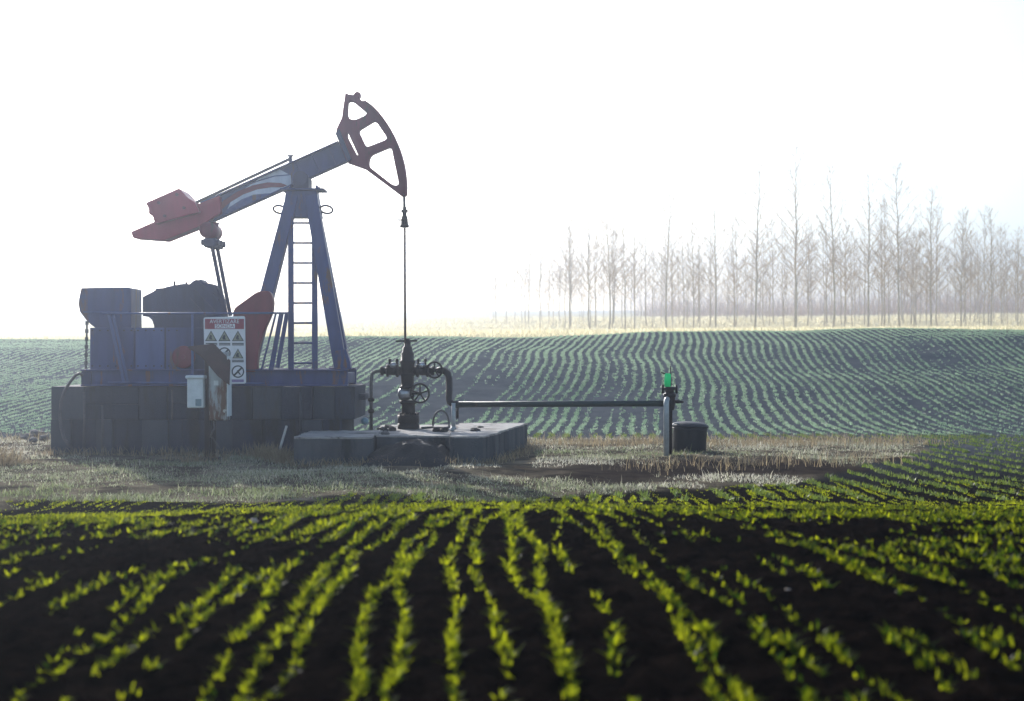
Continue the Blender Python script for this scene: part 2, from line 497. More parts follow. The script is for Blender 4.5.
fm = far_mask(GY, GX); gm = grass_mask(GX, GY)
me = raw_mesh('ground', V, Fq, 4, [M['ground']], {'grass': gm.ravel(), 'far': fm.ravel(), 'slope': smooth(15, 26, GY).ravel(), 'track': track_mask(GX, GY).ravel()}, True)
ground = bpy.data.objects.new('ground', me); COL.objects.link(ground); tag(ground, kind='structure')

# ------------------------------------------------------------------ blades
def blades(pos, h, w, lean, segs, rnd, droop=.5):
    """pos N x 3; returns verts, tri indices, rnd per vertex. Each blade is a strip of segs quads as triangles ending in a point"""
    n = len(pos)
    az = RNG.uniform(0, 2 * np.pi, n)
    dirx = np.cos(az); diry = np.sin(az)
    fa = az + np.pi / 2 + RNG.uniform(-.6, .6, n)
    wx = np.cos(fa) * w * .5; wy = np.sin(fa) * w * .5
    vs = []
    for k in range(segs):
        t = k / segs
        o = lean * h * (t ** 1.6)
        zz = h * (t - droop * lean * t * t * .6)
        c0 = pos + np.stack([dirx * o, diry * o, zz], 1)
        ww = (1 - t * .55)
        s = np.stack([wx * ww, wy * ww, np.zeros(n)], 1)
        vs += [c0 - s, c0 + s]
    o = lean * h; zz = h * (1 - droop * lean * .6)
    vs.append(pos + np.stack([dirx * o, diry * o, zz], 1))
    nv = 2 * segs + 1
    Vv = np.stack(vs, 1).reshape(-1, 3)
    tri = []
    for k in range(segs - 1):
        a = 2 * k
        tri += [[a, a + 1, a + 3], [a, a + 3, a + 2]]
    a = 2 * (segs - 1); tri.append([a, a + 1, a + 2])
    tri = np.array(tri)
    idx = (np.arange(n)[:, None, None] * nv + tri[None]).reshape(-1)
    return Vv, idx, np.repeat(rnd, nv)

def stuff(name, sets, mat, label=None, cat=None):
    off = 0; VV = []; II = []; RR = []
    for v, i, r in sets:
        VV.append(v); II.append(i + off); RR.append(r); off += len(v)
    me = raw_mesh(name, np.concatenate(VV), np.concatenate(II), 3, [mat], {'rnd': np.concatenate(RR)})
    o = bpy.data.objects.new(name, me); COL.objects.link(o)
    return tag(o, label, cat, None, 'stuff')

# near rows of young cereal, running away from the camera over the rise
ROW = .165
def near_rows():
    sets = []
    for (d0, d1, dens, nb, segs) in ((2.2, 6.0, 62, 4, 3), (6.0, 9.5, 62, 4, 3), (9.5, 17.5, 40, 4, 2)):
        P = []; R = []; H = []
        for k in range(-108, 110):
            u = k * ROW + .04 + .035 * math.sin(k * 2.7) + .02 * math.sin(k * 5.1)
            hw = (d1 * .42 + 1.2) * 2.0
            if abs(u) > hw: continue
            n = int((d1 - d0) * dens)
            d = np.sort(RNG.uniform(d0, d1, n))
            wob = .07 * fbm(d * .8 + k * 7.3, d * 0 + k * 3.1, 3, 3) * 2 + .10 * np.sin(d * .45 + .4) * 1.0
            x = u * (1 - .50 * smooth(3.5, 13, d)) + .16 * smooth(6, 12, d) + wob + RNG.normal(0, .007, n)
            clump = fbm(x * 1.1 + 9, d * 1.6, 3, 77) + .35 * fbm(x * 4, d * 5, 2, 78)
            broad = fbm(x * .6, d * .4, 2, 79)
            rowvar = vnoise(np.array([k * 1.7]), np.array([.5]), 5)[0]
            keep = RNG.uniform(-.66, .80, n) < clump * 1.7 + broad * .6 + rowvar * 1.7 + .16 * np.tanh(x * .8) * (1 - smooth(6, 8, d)) + .14 * smooth(6, 8, d) * (1 - smooth(9, 11, d))
            keep &= grass_mask(x, d) < .5
            P.append(np.stack([x[keep], d[keep]], 1)); R.append(np.clip(.5 + broad[keep] * .5 + RNG.normal(0, .2, keep.sum()), 0, 1)); H.append(.016 + .026 * np.clip(clump[keep] + .5, 0, 1.3))
        P = np.concatenate(P); R = np.concatenate(R); H = np.concatenate(H)
        P = np.repeat(P, nb, 0); R = np.repeat(R, nb); H = np.repeat(H, nb)
        n = len(P)
        P = P + RNG.normal(0, .008, (n, 2))
        z = terrain_fine(P[:, 0], P[:, 1]) - .006
        h = H * RNG.uniform(.55, 1.35, n)
        big = 1.3 if d1 < 10 else 1.05
        sets.append(blades(np.column_stack([P, z]), h * big, RNG.uniform(.006, .011, n) * big, RNG.uniform(.25, 1.3, n), segs, np.clip(R + RNG.normal(0, .30, n), 0, 1)))
    return sets
stuff('young_crop', near_rows(), M['crop'], 'bright backlit rows of young green cereal on the dark near field', 'crop')

# rows on the far slope and round the right-hand end of the grass strip
def far_rows(bands):
    sets = []
    az = math.radians(5.6); ca, sa = math.cos(az), math.sin(az)
    for (d0, d1, dens, nb, hh, ww, sp) in bands:
        P = []; R = []
        for k in range(-150, 160):
            u = k * sp
            n = int((d1 - d0) * dens)
            t = RNG.uniform(d0, d1, n)
            # the rows weave together where the drill followed the ground, and fan out to the right at the foot
            weave = .085 * np.sin(t * .55 + u * .10) + .020 * np.sin(t * 1.25 + 1.3 - u * .15) + .45 * fbm(t * .09 + 5, u * .05 + t * 0, 2, 13)
            foot = np.clip((36 - t) / 10, 0, 3) ** 2 * np.clip((u - 2) / 6, 0, 2.0) * 1.1
            x = u * ca + (t - 20) * sa + weave + foot + RNG.normal(0, .024, n)
            y = t * ca - u * sa * .3
            if x.min() > d1 * .42 + 3 or x.max() < -d1 * .42 - 3: continue
            patch = fbm(x * .16, y * .12, 3, 91); fine = fbm(x * 1.5, y * 1.2, 2, 92)
            rowv = vnoise(np.array([k * .9]), np.array([3.5]), 8)[0] + .8 * vnoise(np.array([k * .21]), np.array([1.5]), 9)[0]
            keep = RNG.uniform(-1.05, .40, n) < patch * 1.3 + fine * .5 + rowv * 2.0
            keep &= (grass_mask(x, y) < .4) & (y > 14.5) & (far_mask(y, x) < .3) & (np.abs(x) < y * .42 + 3)
            P.append(np.stack([x[keep], y[keep]], 1)); R.append(np.clip(.45 + patch[keep] * .6 + RNG.normal(0, .2, keep.sum()), 0, 1))
        P = np.concatenate(P); R = np.concatenate(R)
        P = np.repeat(P, nb, 0); R = np.repeat(R, nb); n = len(P)
        P = P + RNG.normal(0, .018, (n, 2))
        z = terrain_fine(P[:, 0], P[:, 1]) - .01
        sets.append(blades(np.column_stack([P, z]), hh * RNG.uniform(.5, 1.2, n), ww * RNG.uniform(.6, 1.3, n), RNG.uniform(.2, .9, n), 1 if d0 > 30 else 2, R))
    return sets
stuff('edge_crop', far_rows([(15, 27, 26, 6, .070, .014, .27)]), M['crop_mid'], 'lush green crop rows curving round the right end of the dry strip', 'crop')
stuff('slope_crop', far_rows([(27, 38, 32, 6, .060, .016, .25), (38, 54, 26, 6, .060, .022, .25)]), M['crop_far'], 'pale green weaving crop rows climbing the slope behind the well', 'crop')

# dry grass of the strip
def strip_grass():
    n = 260000
    y = 14.2 + 13.6 * RNG.uniform(0, 1, n) ** 1.15
    x = RNG.uniform(-1, 1, n) * (y * .40 + 1.2)
    tuft = fbm(x * 1.5, y * 1.5, 3, 101); bare = fbm(x * .45, y * .8, 3, 103)
    # worn wheel track and bare earth right of the pad
    track = track_mask(x, y)
    keep = (RNG.uniform(-.75, .65, n) < tuft * 1.1 + bare * 1.3 - track * 1.4) & (grass_mask(x, y) > .3)
    # nothing grows through the concrete
    inpad = (y > 20.15) & (y < 24.2) & (x > -3.15) & (x < .35)
    infound = (y > 21.95) & (y < 23.75) & (x > -7.6) & (x < -2.2)
    keep &= ~(inpad | infound)
    x, y, tuft, bare = x[keep], y[keep], tuft[keep], bare[keep]
    n = len(x)
    z = terrain_fine(x, y) - .008
    green = np.clip(.42 + .55 * fbm(x * .35, y * .5, 2, 105) * 1.3 + .25 * (y - 19) / 6 + RNG.normal(0, .22, n), 0, 1)
    h = (.024 + .045 * np.clip(tuft + .5, 0, 1.2)) * RNG.uniform(.5, 1.5, n) * (1 + 1.2 * (RNG.uniform(0, 1, n) > .97))
    s = [blades(np.column_stack([x, y, z]), h, RNG.uniform(.006, .014, n), RNG.uniform(.2, 1.3, n), 2, green)]
    return s
stuff('dry_grass', strip_grass(), M['dry'], 'pale dry grass on the strip round the well', 'grass')

# sunlit dry meadow under the poplars beyond the crest
def meadow():
    n = 90000
    y = 52 + 170 * RNG.uniform(0, 1, n) ** 1.5
    x = RNG.uniform(-1, 1, n) * (y * .40 + 2)
    keep = far_mask(y, x) > .5
    x, y = x[keep], y[keep]; n = len(x)
    z = terrain_fine(x, y) - .02
    sc = .5 + y / 120
    return [blades(np.column_stack([x, y, z]), RNG.uniform(.12, .30, n) * sc, RNG.uniform(.03, .07, n) * sc, RNG.uniform(.2, 1.2, n), 1, RNG.uniform(0, 1, n))]
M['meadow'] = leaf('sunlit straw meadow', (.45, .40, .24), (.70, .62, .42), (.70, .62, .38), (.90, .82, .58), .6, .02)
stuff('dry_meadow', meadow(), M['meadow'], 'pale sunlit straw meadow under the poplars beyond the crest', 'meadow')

# taller dry weeds along the edges of concrete, base and field foot
def weeds():
    P = []; H = []
    def line(x0, y0, x1, y1, n, sp, h):
        t = RNG.uniform(0, 1, n)
        P.append(np.stack([x0 + (x1 - x0) * t + RNG.normal(0, sp, n), y0 + (y1 - y0) * t + RNG.normal(0, sp, n)], 1)); H.append(np.full(n, h))
    line(-7.2, 21.75, -3.3, 21.75, 900, .10, .13)
    line(-3.8, 21.2, -3.2, 20.3, 900, .12, .22)
    line(-3.1, 20.0, -.3, 20.0, 900, .08, .12)
    line(-.2, 20.2, .45, 23.5, 350, .10, .14)
    line(.5, 24.2, 7.0, 24.4, 3400, .42, .17)
    line(-12, 25.5, -7.7, 25.0, 900, .5, .16)
    line(1.5, 19.0, 5.5, 20.6, 420, .35, .20)
    line(-4.9, 20.7, -4.2, 20.5, 260, .15, .16)
    P = np.concatenate(P); H = np.concatenate(H)
    n = len(P)
    z = terrain_fine(P[:, 0], P[:, 1]) - .01
    return [blades(np.column_stack([P, z]), H * RNG.uniform(.4, 1.5, n), RNG.uniform(.005, .011, n), RNG.uniform(.15, 1.1, n), 3, RNG.uniform(0, 1, n))]
stuff('dry_weeds', weeds(), M['straw'], 'taller straw coloured weeds along the concrete and the field foot', 'weeds')

# ------------------------------------------------------------------ foundation of stacked concrete blocks
YF = 22.0
ZB = W(0, 386.5, YF).z          # top of the base, about 1.04 m
fnd = thing('block_foundation', (-5.0, 22.8, 0), 'long dark plinth of stacked concrete blocks under the pump jack', 'foundation')
def fblock(x0, x1, z0, z1, y0, y1, mat):
    MB().box(((x0 + x1) / 2, (y0 + y1) / 2, (z0 + z1) / 2), (x1 - x0 - .006, y1 - y0, z1 - z0 - .005), None, .008).build('block', mat, fnd)
def xat(px, Y=YF): return (px - CX) * Y / F
zmid = .53
up = [50, 83, 110, 138, 166, 196, 224, 252, 281, 300, 312, 334, 354.5]
lo = [50, 70, 96, 112, 137, 142, 168, 182, 205, 232, 262, 299, 322, 342]
fr = random.Random(4)
for edges, z0, z1 in ((lo, -.12, zmid), (up, zmid, ZB)):
    for a, b2 in zip(edges, edges[1:]):
        rec = fr.choice([0, .02, .05, .10, .03])
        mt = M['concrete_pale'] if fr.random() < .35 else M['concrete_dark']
        if z0 > 0 and b2 - a > 24 and fr.random() < .45:
            zz = z0 + (z1 - z0) * fr.uniform(.4, .6)
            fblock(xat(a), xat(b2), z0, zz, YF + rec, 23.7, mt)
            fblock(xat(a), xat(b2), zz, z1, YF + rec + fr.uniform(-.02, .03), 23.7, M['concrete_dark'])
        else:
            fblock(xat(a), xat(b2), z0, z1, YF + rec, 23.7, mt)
MB().box((xat(354.5), 22.9, .86), (.20, .5, .10), None, .01).build('ledge', M['concrete_dark'], fnd)

for px, y0p, y1p, rr, mt in ((300.5, 392, 432, .022, 'concrete_pale'), (84, 392, 448, .020, 'rubber'), (102, 405, 449, .016, 'rubber'), (172, 390, 420, .014, 'cable')):
    MB().tube([W(px, y0p, 21.965), W(px + .6, (y0p + y1p) / 2, 21.96), W(px - .2, y1p, 21.965)], rr, 8).build('conduit', M[mt], fnd)
# ------------------------------------------------------------------ pump jack
YC = 22.8
pj = thing('pump_jack', (-4.6, YC, ZB), 'blue and red oil pump jack on a block plinth, its horse head raised', 'pump jack')
def P2(pts, Y): return [(W(a, b2, Y).x, W(a, b2, Y).z) for a, b2 in pts]

# skid
for yy in (22.12, 23.34):
    z0 = ZB + .003; z1 = W(0, 369, 22.2).z
    mb = MB()
    x0, x1 = xat(84, 22.2), xat(348.5, 22.2)
    mb.box(((x0 + x1) / 2, yy, (z0 + z1) / 2), (x1 - x0, .05, z1 - z0 - .04))
    mb.box(((x0 + x1) / 2, yy, z0 + .015), (x1 - x0, .2, .026), None, .004)
    mb.box(((x0 + x1) / 2, yy, z1 - .015), (x1 - x0, .2, .026), None, .004)
    mb.build('skid_beam', M['blue'], pj)
for px in (88, 150, 215, 262, 305, 344):
    x = xat(px, 22.2)
    MB().box((x, YC - .07, ZB + .12), (.10, 1.10, .17), None, .006).build('cross_member', M['blue'], pj)

# samson post
ztop = W(0, 217, YC).z; zfoot = W(0, 369, 22.2).z
def leg(tx, bx, ty, by):
    a = W(tx, 196, ty); b2 = W(bx, 369, by)
    mb = MB(); mb.bar(a, b2, .15, .20, Vector((1, 0, 0)), .008)
    mb.box((b2.x, b2.y, b2.z + .012), (.34, .22, .02))
    o = mb.build('leg', M['blue'], pj)
    return o
leg(293, 247.5, YC - .10, 22.20); leg(293, 250, YC + .10, 23.34)
leg(311, 341, YC - .10, 22.20); leg(311, 345, YC + .10, 23.34)
for yy in (22.10, 23.24):
    MB().prism(P2([(335, 351), (346, 349), (350, 362), (350.5, 368.5), (335, 368.5)], yy), yy, yy + .2, .005).build('foot_gusset', M['blue'], pj)
MB().prism(P2([(287.5, 191.5), (317.5, 191.5), (322, 218), (283.5, 218)], YC), YC - .17, YC + .17, .008).build('post_head', M['blue'], pj)
mb = MB(); p = W(304, 190.5, YC)
mb.box(p, (.70, .46, .030), None, .006)
for dx in (-.2, .22):
    mb.cyl(p + Vector((dx, -.12, 0)), p + Vector((dx, -.12, .07)), .022)
    mb.cyl(p + Vector((dx, .12, 0)), p + Vector((dx, .12, .07)), .022)
mb.build('saddle_plate', M['blue'], pj)
for px, sg in ((284, -1), (322, 1)):
    c0 = W(px, 209.5, YC)
    MB().tube([c0 + Vector((sg * (.07 + .10 * math.cos(t)), .13 * math.sin(t), -.05 * math.sin(t))) for t in [2 * math.pi * k / 20 for k in range(20)]], .017, 6, True).build('hand_ring', M['blue_dark'], pj)
for px in (289, 316):   # cross brace low on the post
    pass
# ladder
lt, lb = 22.62, 22.30
for px in (290.8, 314.6):
    MB().bar(W(px, 214, lt), W(px + .3, 369, lb), .088, .05, Vector((0, 1, 0)), .004).build('ladder_rail', M['blue'], pj)
for k in range(8):
    py = 223 + 20 * k
    t = (py - 214) / 155; Y = lt + (lb - lt) * t
    MB().cyl(W(290.8, py, Y), W(314.8, py, Y), .017, n=8).build('rung', M['blue'], pj)

# saddle bearing
mb = MB()
c0 = W(302.5, 180, YC)
mb.cyl(c0 + Vector((0, -.26, 0)), c0 + Vector((0, .26, 0)), .115, n=20)
mb.box(c0 + Vector((0, 0, -.06)), (.25, .44, .20), None, .02)
mb.build('saddle_bearing', M['blue_dark'], pj)

# walking beam: along the line of the photograph
ang = math.atan2(55, 123)
RB = Matrix.Rotation(-ang, 3, 'Y')
bl = W(206, 213.2, YC); br = W(343, 151.5, YC)
Lb = (br - bl).length; mid = (bl + br) / 2
H = .352
mb = MB()
mb.box(mid, (Lb, .10, H - .03), RB)
for sg in (-1, 1):
    mb.box(mid + RB @ Vector((0, 0, sg * (H / 2 - .012))), (Lb, .24, .024), RB, .004)
beam = mb.build('walking_beam', M['blue'], pj)
# painted graphics on the web, both faces: white fields and a red swoosh
def onbeam(u, v): return mid + RB @ Vector((u * Lb - Lb / 2, 0, v * (H - .05) - (H - .05) / 2))
def decal(name, pts, mat, off):
    for sg in (-1, 1):
        mb = MB(); fs = []
        vs = []
        for u, v in pts:
            q = onbeam(u, v); vs.append(mb.bm.verts.new((q.x, YC + sg * (.05 + off), q.z)))
        mb.bm.faces.new(vs)
        bmesh.ops.triangulate(mb.bm, faces=mb.bm.faces[:])
        mb.build(name, mat, beam)
decal('painted_field', [(.12, .02), (.60, .02), (.62, .45), (.57, .98), (.42, .98), (.30, .80), (.18, .45)], M['white_paint'], .003)
swo = [(.06, .48), (.15, .70), (.25, .82), (.36, .80), (.46, .62), (.54, .30), (.57, .05), (.54, .05), (.47, .30), (.38, .50), (.28, .56), (.18, .46), (.10, .28)]
decal('painted_swoosh', swo, M['red'], .006)
decal('painted_swoosh', [(.10, .06), (.16, .24), (.26, .36), (.34, .33), (.42, .12), (.45, .02), (.12, .02)], M['blue_light'], .006)
decal('painted_stripe', [(.28, .90), (.40, .93), (.52, .80), (.61, .55), (.615, .48), (.52, .74), (.40, .87)], M['blue_light'], .006)
# grease line along the top of the beam
a = W(196, 202.5, YC); b2 = W(290, 158.8, YC)
MB().tube([a, b2], .026, 8).build('grease_line', M['cable'], pj)
mb = MB()
q = W(290.5, 158, YC); mb.cyl(q - Vector((0, 0, .10)), q + Vector((0, 0, .05)), .028, n=10); mb.box(q + Vector((.0, 0, .035)), (.10, .05, .022))
mb.build('line_bracket', M['blue_dark'], pj)

# tail: plate and red weight box
mb = MB(); mb.prism(P2([(134, 233), (157, 223), (205, 203.5), (222, 197), (223, 214), (203, 227), (167, 241.3), (136.5, 239)], YC), YC - .20, YC + .20, .01)
tail = mb.build('tail_plate', M['red_flare'], pj)
mb = MB(); mb.prism(P2([(151, 205), (184, 190.5), (192, 199.5), (199, 204), (204, 214), (160, 226), (158, 218), (154, 216), (154, 211)], YC), YC - .34, YC + .34, .015)
wb = mb.build('tail_weight', M['red_flare'], pj)
mb = MB()
for dy in (-.35, .35):
    for px, py in ((164, 205), (182, 197), (170, 218), (189, 210)):
        q = W(px, py, YC); MB().cyl((q.x, YC + dy - .02, q.z), (q.x, YC + dy + .02, q.z), .025, n=8).build('bolt', M['red_dark'], wb)
# equaliser bearing and pitman arms
mb = MB(); q = W(211, 231.5, YC)
mb.lathe(q - Vector((0, .30, 0)), (0, 1, 0), [(0, .06), (.02, .13), (.58, .13), (.60, .06)], 20)
mb.cyl(q, W(212, 222, YC), .10, .12, 12)
mb.build('tail_bearing', M['red_dark'], pj)
mb = MB(); q = W(213.5, 244, YC)
mb.box(q, (.20, .62, .14), None, .02)
for dy in (-.24, 0, .24):
    for dx in (-.11, .11):
        mb.cyl(q + Vector((dx - .03, dy, .01)), q + Vector((dx + .03, dy, .01)), .05, n=10)
mb.cyl(q, W(211, 236, YC), .07, .09, 12)
mb.build('equaliser', M['blue_dark'], pj)
for (tx, yy, bx) in ((212, 22.58, 226), (217, 23.02, 230.5)):
    MB().bar(W(tx, 246, yy), W(bx, 316, yy), .055, .06, Vector((0, 1, 0)), .006).build('pitman_arm', M['blue_dark'], pj)

# crank weights
crank = round_poly([(233, 309), (258, 291), (270, 290.5), (273.5, 300), (272.5, 312), (263, 333), (258, 352), (257, 372), (236, 372), (233, 340)], 5)
for yy in (22.02, 23.36):
    MB().prism(P2(crank, yy), yy, yy + .17, .012).build('crank_weight', M['red'], pj)

# gearbox with its ragged cover
gear = [(142.5, 297), (153, 291.5), (156, 289.5), (154.5, 288.5), (163, 288), (168, 286.5), (181, 284), (186.5, 283.5), (189, 284.5), (192.5, 281.5), (196, 279.5), (198.5, 280.2), (201, 279.3), (204, 283), (208, 283), (217, 285.5), (221, 299), (224, 316), (226, 372), (154.5, 372), (154, 326), (152, 320), (148.5, 317), (142.5, 316)]
MB().prism(P2(gear, 22.6), 22.6, 22.95, .006).build('gearbox', M['blue_dark'], pj)
for px, py in ((174.5, 283), (186.5, 284)):
    q = W(px, py, 22.8); MB().cyl(q - Vector((0, 0, .08)), q + Vector((0, 0, .03)), .018, n=8).build('breather', M['steel_dark'], pj)
mb = MB()
for px0, py0, px1, py1 in ((189, 299, 206, 318), (193, 290, 214, 312), (199, 284, 219, 300)):
    mb.bar(W(px0, py0, 22.58), W(px1, py1, 22.58), .05, .03, Vector((0, 1, 0)))
mb.build('cover_rib', M['blue_dark'], pj)

# motor hood
hood = [(81, 288), (96, 287.6), (128, 287.3), (131, 288), (131, 330), (98, 330), (90, 324), (86, 320), (79.5, 311.5), (78.2, 304), (79, 297)]
hd = MB().prism(P2(hood, 22.4), 22.4, 23.06, .012).build('motor_hood', M['blue'], pj)
mb = MB()
a = W(106, 312, 22.4); mb.box((a.x, 22.39, a.z), (.7, .02, .02))
mb.build('hood_seam', M['blue_light'], hd)
# side panels below
for px0, px1, mt in ((89.5, 134, 'blue'), (135, 164.5, 'blue_light'), (165.5, 194, 'blue'), (195, 234, 'blue_dark')):
    yy = 22.16
    a = W(px0, 327.5, yy); b2 = W(px1, 369.5, yy)
    MB().box(((a.x + b2.x) / 2, yy + .02, (a.z + b2.z) / 2), (b2.x - a.x - .012, .03, a.z - b2.z - .004), None, .006).build('side_panel', M[mt], pj)
    MB().box(((a.x + b2.x) / 2, 23.32, (a.z + b2.z) / 2), (b2.x - a.x - .012, .03, a.z - b2.z - .004), None, .006).build('side_panel', M[mt], pj)
a = W(89.5, 327.5, 22.16); b2 = W(89.5, 369.5, 22.16)
MB().box((a.x + .02, 22.76, (a.z + b2.z) / 2), (.03, 1.06, a.z - b2.z - .01), None, .005).build('end_panel', M['blue'], pj)
mb = MB(); a = W(82, 371, 22.1); b2 = W(92, 386, 22.1)
mb.box(((a.x + b2.x) / 2, 22.5, (a.z + b2.z) / 2), (b2.x - a.x, .9, a.z - b2.z - .01), None, .01); mb.build('end_step', M['blue_dark'], pj)
q = W(184, 357, 22.12)
pu = MB().lathe((q.x, 22.06, q.z), (0, 1, 0), [(0, .03), (.004, .15), (.012, .175), (.03, .165), (.045, .165), (.06, .175), (.07, .15), (.074, .03)], 28).build('belt_pulley', M['red'], pj)
MB().cyl((q.x, 22.02, q.z), (q.x, 22.065, q.z), .035, n=12).build('hub', M['red_dark'], pu)
for px in (92.5, 100, 108, 116, 124, 131.5, 138, 146, 154, 161.5, 169, 177):
    for py in (330.5, 366):
        q = W(px, py, 22.16); MB().cyl((q.x, 22.145, q.z), (q.x, 22.166, q.z), .012, n=6).build('bolt', M['steel_dark'], pj)
for t_ in (.68, .80, .92):
    for sgn in (-1, 1):
        q = mid + RB @ Vector((t_ * Lb - Lb / 2, sgn * .082, 0)); MB().box(q, (.018, .06, H - .055), RB).build('stiffener', M['blue'], beam)
# guard rail
YR = 21.98
MB().tube([W(102, 313.5, YR), W(288, 313, YR)], .016, 8).build('guard_rail', M['blue_light'], pj)
MB().tube([W(108, 382.5, YR), W(265, 383.5, YR)], .014, 8).build('guard_rail', M['blue_light'], pj)
for px0, py0, px1, py1, w in ((109, 314, 124, 382, .05), (113, 314, 128, 382, .04), (192.5, 313, 192.5, 383, .035), (276, 313, 261.5, 370, .028), (281.5, 313, 271, 370, .072), (287, 313, 277.5, 368, .062)):
    MB().bar(W(px0, py0, YR + .03), W(px1, py1, YR + .03), w, .03, Vector((0, 1, 0)), .003).build('guard_post', M['blue_light'] if px0 < 200 else M['blue'], pj)
# hanging linkage chain at the left end
mb = MB()
for k in range(12):
    py = 323 + k * 4
    p = W(87 - .1 * k, py, 22.3)
    mb.box(p, (.022 if k % 2 else .045, .03, .062))
mb.build('hanging_chain', M['cable'], pj)

# horse head
def Z2(l): return [(330 + a / 5.847, 85 + b2 / 5.842) for a, b2 in l]
outer = Z2([(95, 55), (112, 62), (140, 66), (150, 52), (162, 45), (176, 52), (178, 66), (168, 80), (188, 100), (212, 100), (248, 126), (282, 160), (308, 192), (332, 226), (355, 262), (376, 300), (394, 340), (411, 382), (424, 424), (436, 470), (443, 514), (448, 560), (450, 600), (449, 640), (432, 655), (320, 571), (210, 490), (110, 455), (100, 438), (40, 292), (44, 262), (60, 228), (75, 198), (84, 130)])
hA = round_poly(Z2([(106, 96), (138, 94), (222, 165), (212, 184), (150, 212), (116, 206), (102, 180)]), 3)
hB = round_poly(Z2([(164, 268), (268, 205), (340, 312), (328, 328), (214, 372)]), 4)
hC = round_poly(Z2([(234, 412), (362, 358), (410, 590), (372, 594), (224, 478)]), 4.5)
hD = round_poly(Z2([(101, 276), (112, 284), (174, 420), (156, 412), (102, 308)]), 1)
head = poly2d(outer, [hA, hB, hC, hD], YC, .085, .008, 'horse_head', M['red_dark'], pj)
# broad curved face plate that the bridle runs on
arc = Z2([(212, 100), (248, 126), (282, 160), (308, 192), (332, 226), (355, 262), (376, 300), (394, 340), (411, 382), (424, 424), (436, 470), (443, 514), (448, 560), (450, 600), (449, 640)])
mb = MB(); prev = None
for i, (a, b2) in enumerate(arc):
    q = W(a, b2, YC); qi = W(a - 1.6, b2 + .6, YC)
    cur = [mb.bm.verts.new((q.x, YC - .16, q.z)), mb.bm.verts.new((q.x, YC + .16, q.z)), mb.bm.verts.new((qi.x, YC + .16, qi.z)), mb.bm.verts.new((qi.x, YC - .16, qi.z))]
    if prev:
        for k in range(4):
            mb.bm.faces.new((prev[k], prev[(k + 1) % 4], cur[(k + 1) % 4], cur[k]))
    else: mb.bm.faces.new(cur)
    prev = cur
mb.bm.faces.new(prev[::-1]); mb.build('face_plate', M['red_dark'], head)
mb = MB(); mb.prism(P2([(336.5, 135), (340, 130), (352, 160), (349, 163.5)], YC), YC - .16, YC + .16, .006); mb.build('head_flange', M['blue_dark'], pj)
# bridle, carrier bar and polished rod
top = W(404.2, 194, YC); cb = W(404.5, 214, YC)
for dy in (-.07, .07):
    MB().tube([top + Vector((0, dy, 0)), cb + Vector((0, dy, 0))], .018, 6).build('bridle_cable', M['cable'], pj)
mb = MB()
mb.lathe(W(404.5, 227.5, YC), (0, 0, 1), [(0, .07), (.03, .075), (.05, .06), (.16, .05), (.19, .035), (.24, .035), (.25, .055), (.28, .055), (.29, .03), (.33, .03)], 14)
mb.box(W(404.5, 219, YC), (.06, .26, .06), None, .01); mb.box(W(400.5, 220, YC), (.10, .03, .02))
mb.build('carrier_bar', M['steel_dark'], pj)
MB().cyl(W(404.7, 228, YC), W(405.2, 345, YC), .019, n=10).build('polished_rod', M['steel_rod'], pj)

# ------------------------------------------------------------------ well pad
PZ = .345
pad = thing('concrete_pad', (-1.5, 22.0, 0), 'low cracked concrete pad carrying the wellhead', 'pad')
M['sunlit_top'] = surf('pale concrete lightened for sun', (.34, .315, .29), (.17, .16, .15), 4, .6, .9, 0, .6, 40, False, (.09, .08, .075), .36, 2.0)  # added pale layer: sun on the pad top is put into its colour
def slab(pts, z0, z1, mat=M['concrete_slab'], name='slab'):
    mb = MB()
    # cut the outline finely and jitter it for broken edges
    r = random.Random(int(pts[0][0] * 100)); out = []
    for i in range(len(pts)):
        a = Vector(pts[i]); b3 = Vector(pts[(i + 1) % len(pts)]); n = max(2, int((b3 - a).length / .12))
        for k in range(n):
            q = a.lerp(b3, k / n); out.append(q + Vector((r.uniform(-1, 1), r.uniform(-1, 1))) * (.034 if k else .02))
    top = [mb.bm.verts.new((q.x, q.y, z1 + r.uniform(-.008, .004))) for q in out]
    bot = [mb.bm.verts.new((q.x, q.y, z0)) for q in out]
    mb.bm.faces.new(top); n = len(out)
    mb.bm.faces.new(bot[::-1])
    for i in range(n):
        mb.bm.faces.new((top[i], bot[i], bot[(i + 1) % n], top[(i + 1) % n]))
    o = mb.build(name, mat, pad)
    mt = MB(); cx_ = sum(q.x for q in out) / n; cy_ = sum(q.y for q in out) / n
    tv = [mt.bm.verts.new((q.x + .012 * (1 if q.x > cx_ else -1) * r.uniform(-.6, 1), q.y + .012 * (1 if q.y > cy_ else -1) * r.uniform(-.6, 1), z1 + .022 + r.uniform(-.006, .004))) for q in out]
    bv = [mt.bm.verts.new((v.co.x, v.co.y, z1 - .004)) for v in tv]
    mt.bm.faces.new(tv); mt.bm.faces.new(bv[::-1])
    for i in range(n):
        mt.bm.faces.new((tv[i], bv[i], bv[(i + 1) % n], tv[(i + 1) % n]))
    mt.build('sunlit_top', M['sunlit_top'], o)
    return o
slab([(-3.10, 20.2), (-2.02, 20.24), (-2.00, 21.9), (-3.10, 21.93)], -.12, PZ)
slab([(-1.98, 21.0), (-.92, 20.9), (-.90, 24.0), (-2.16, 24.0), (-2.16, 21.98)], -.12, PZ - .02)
slab([(-.88, 20.22), (-.40, 20.2), (.26, 24.0), (-.88, 24.0)], -.12, PZ + .012)
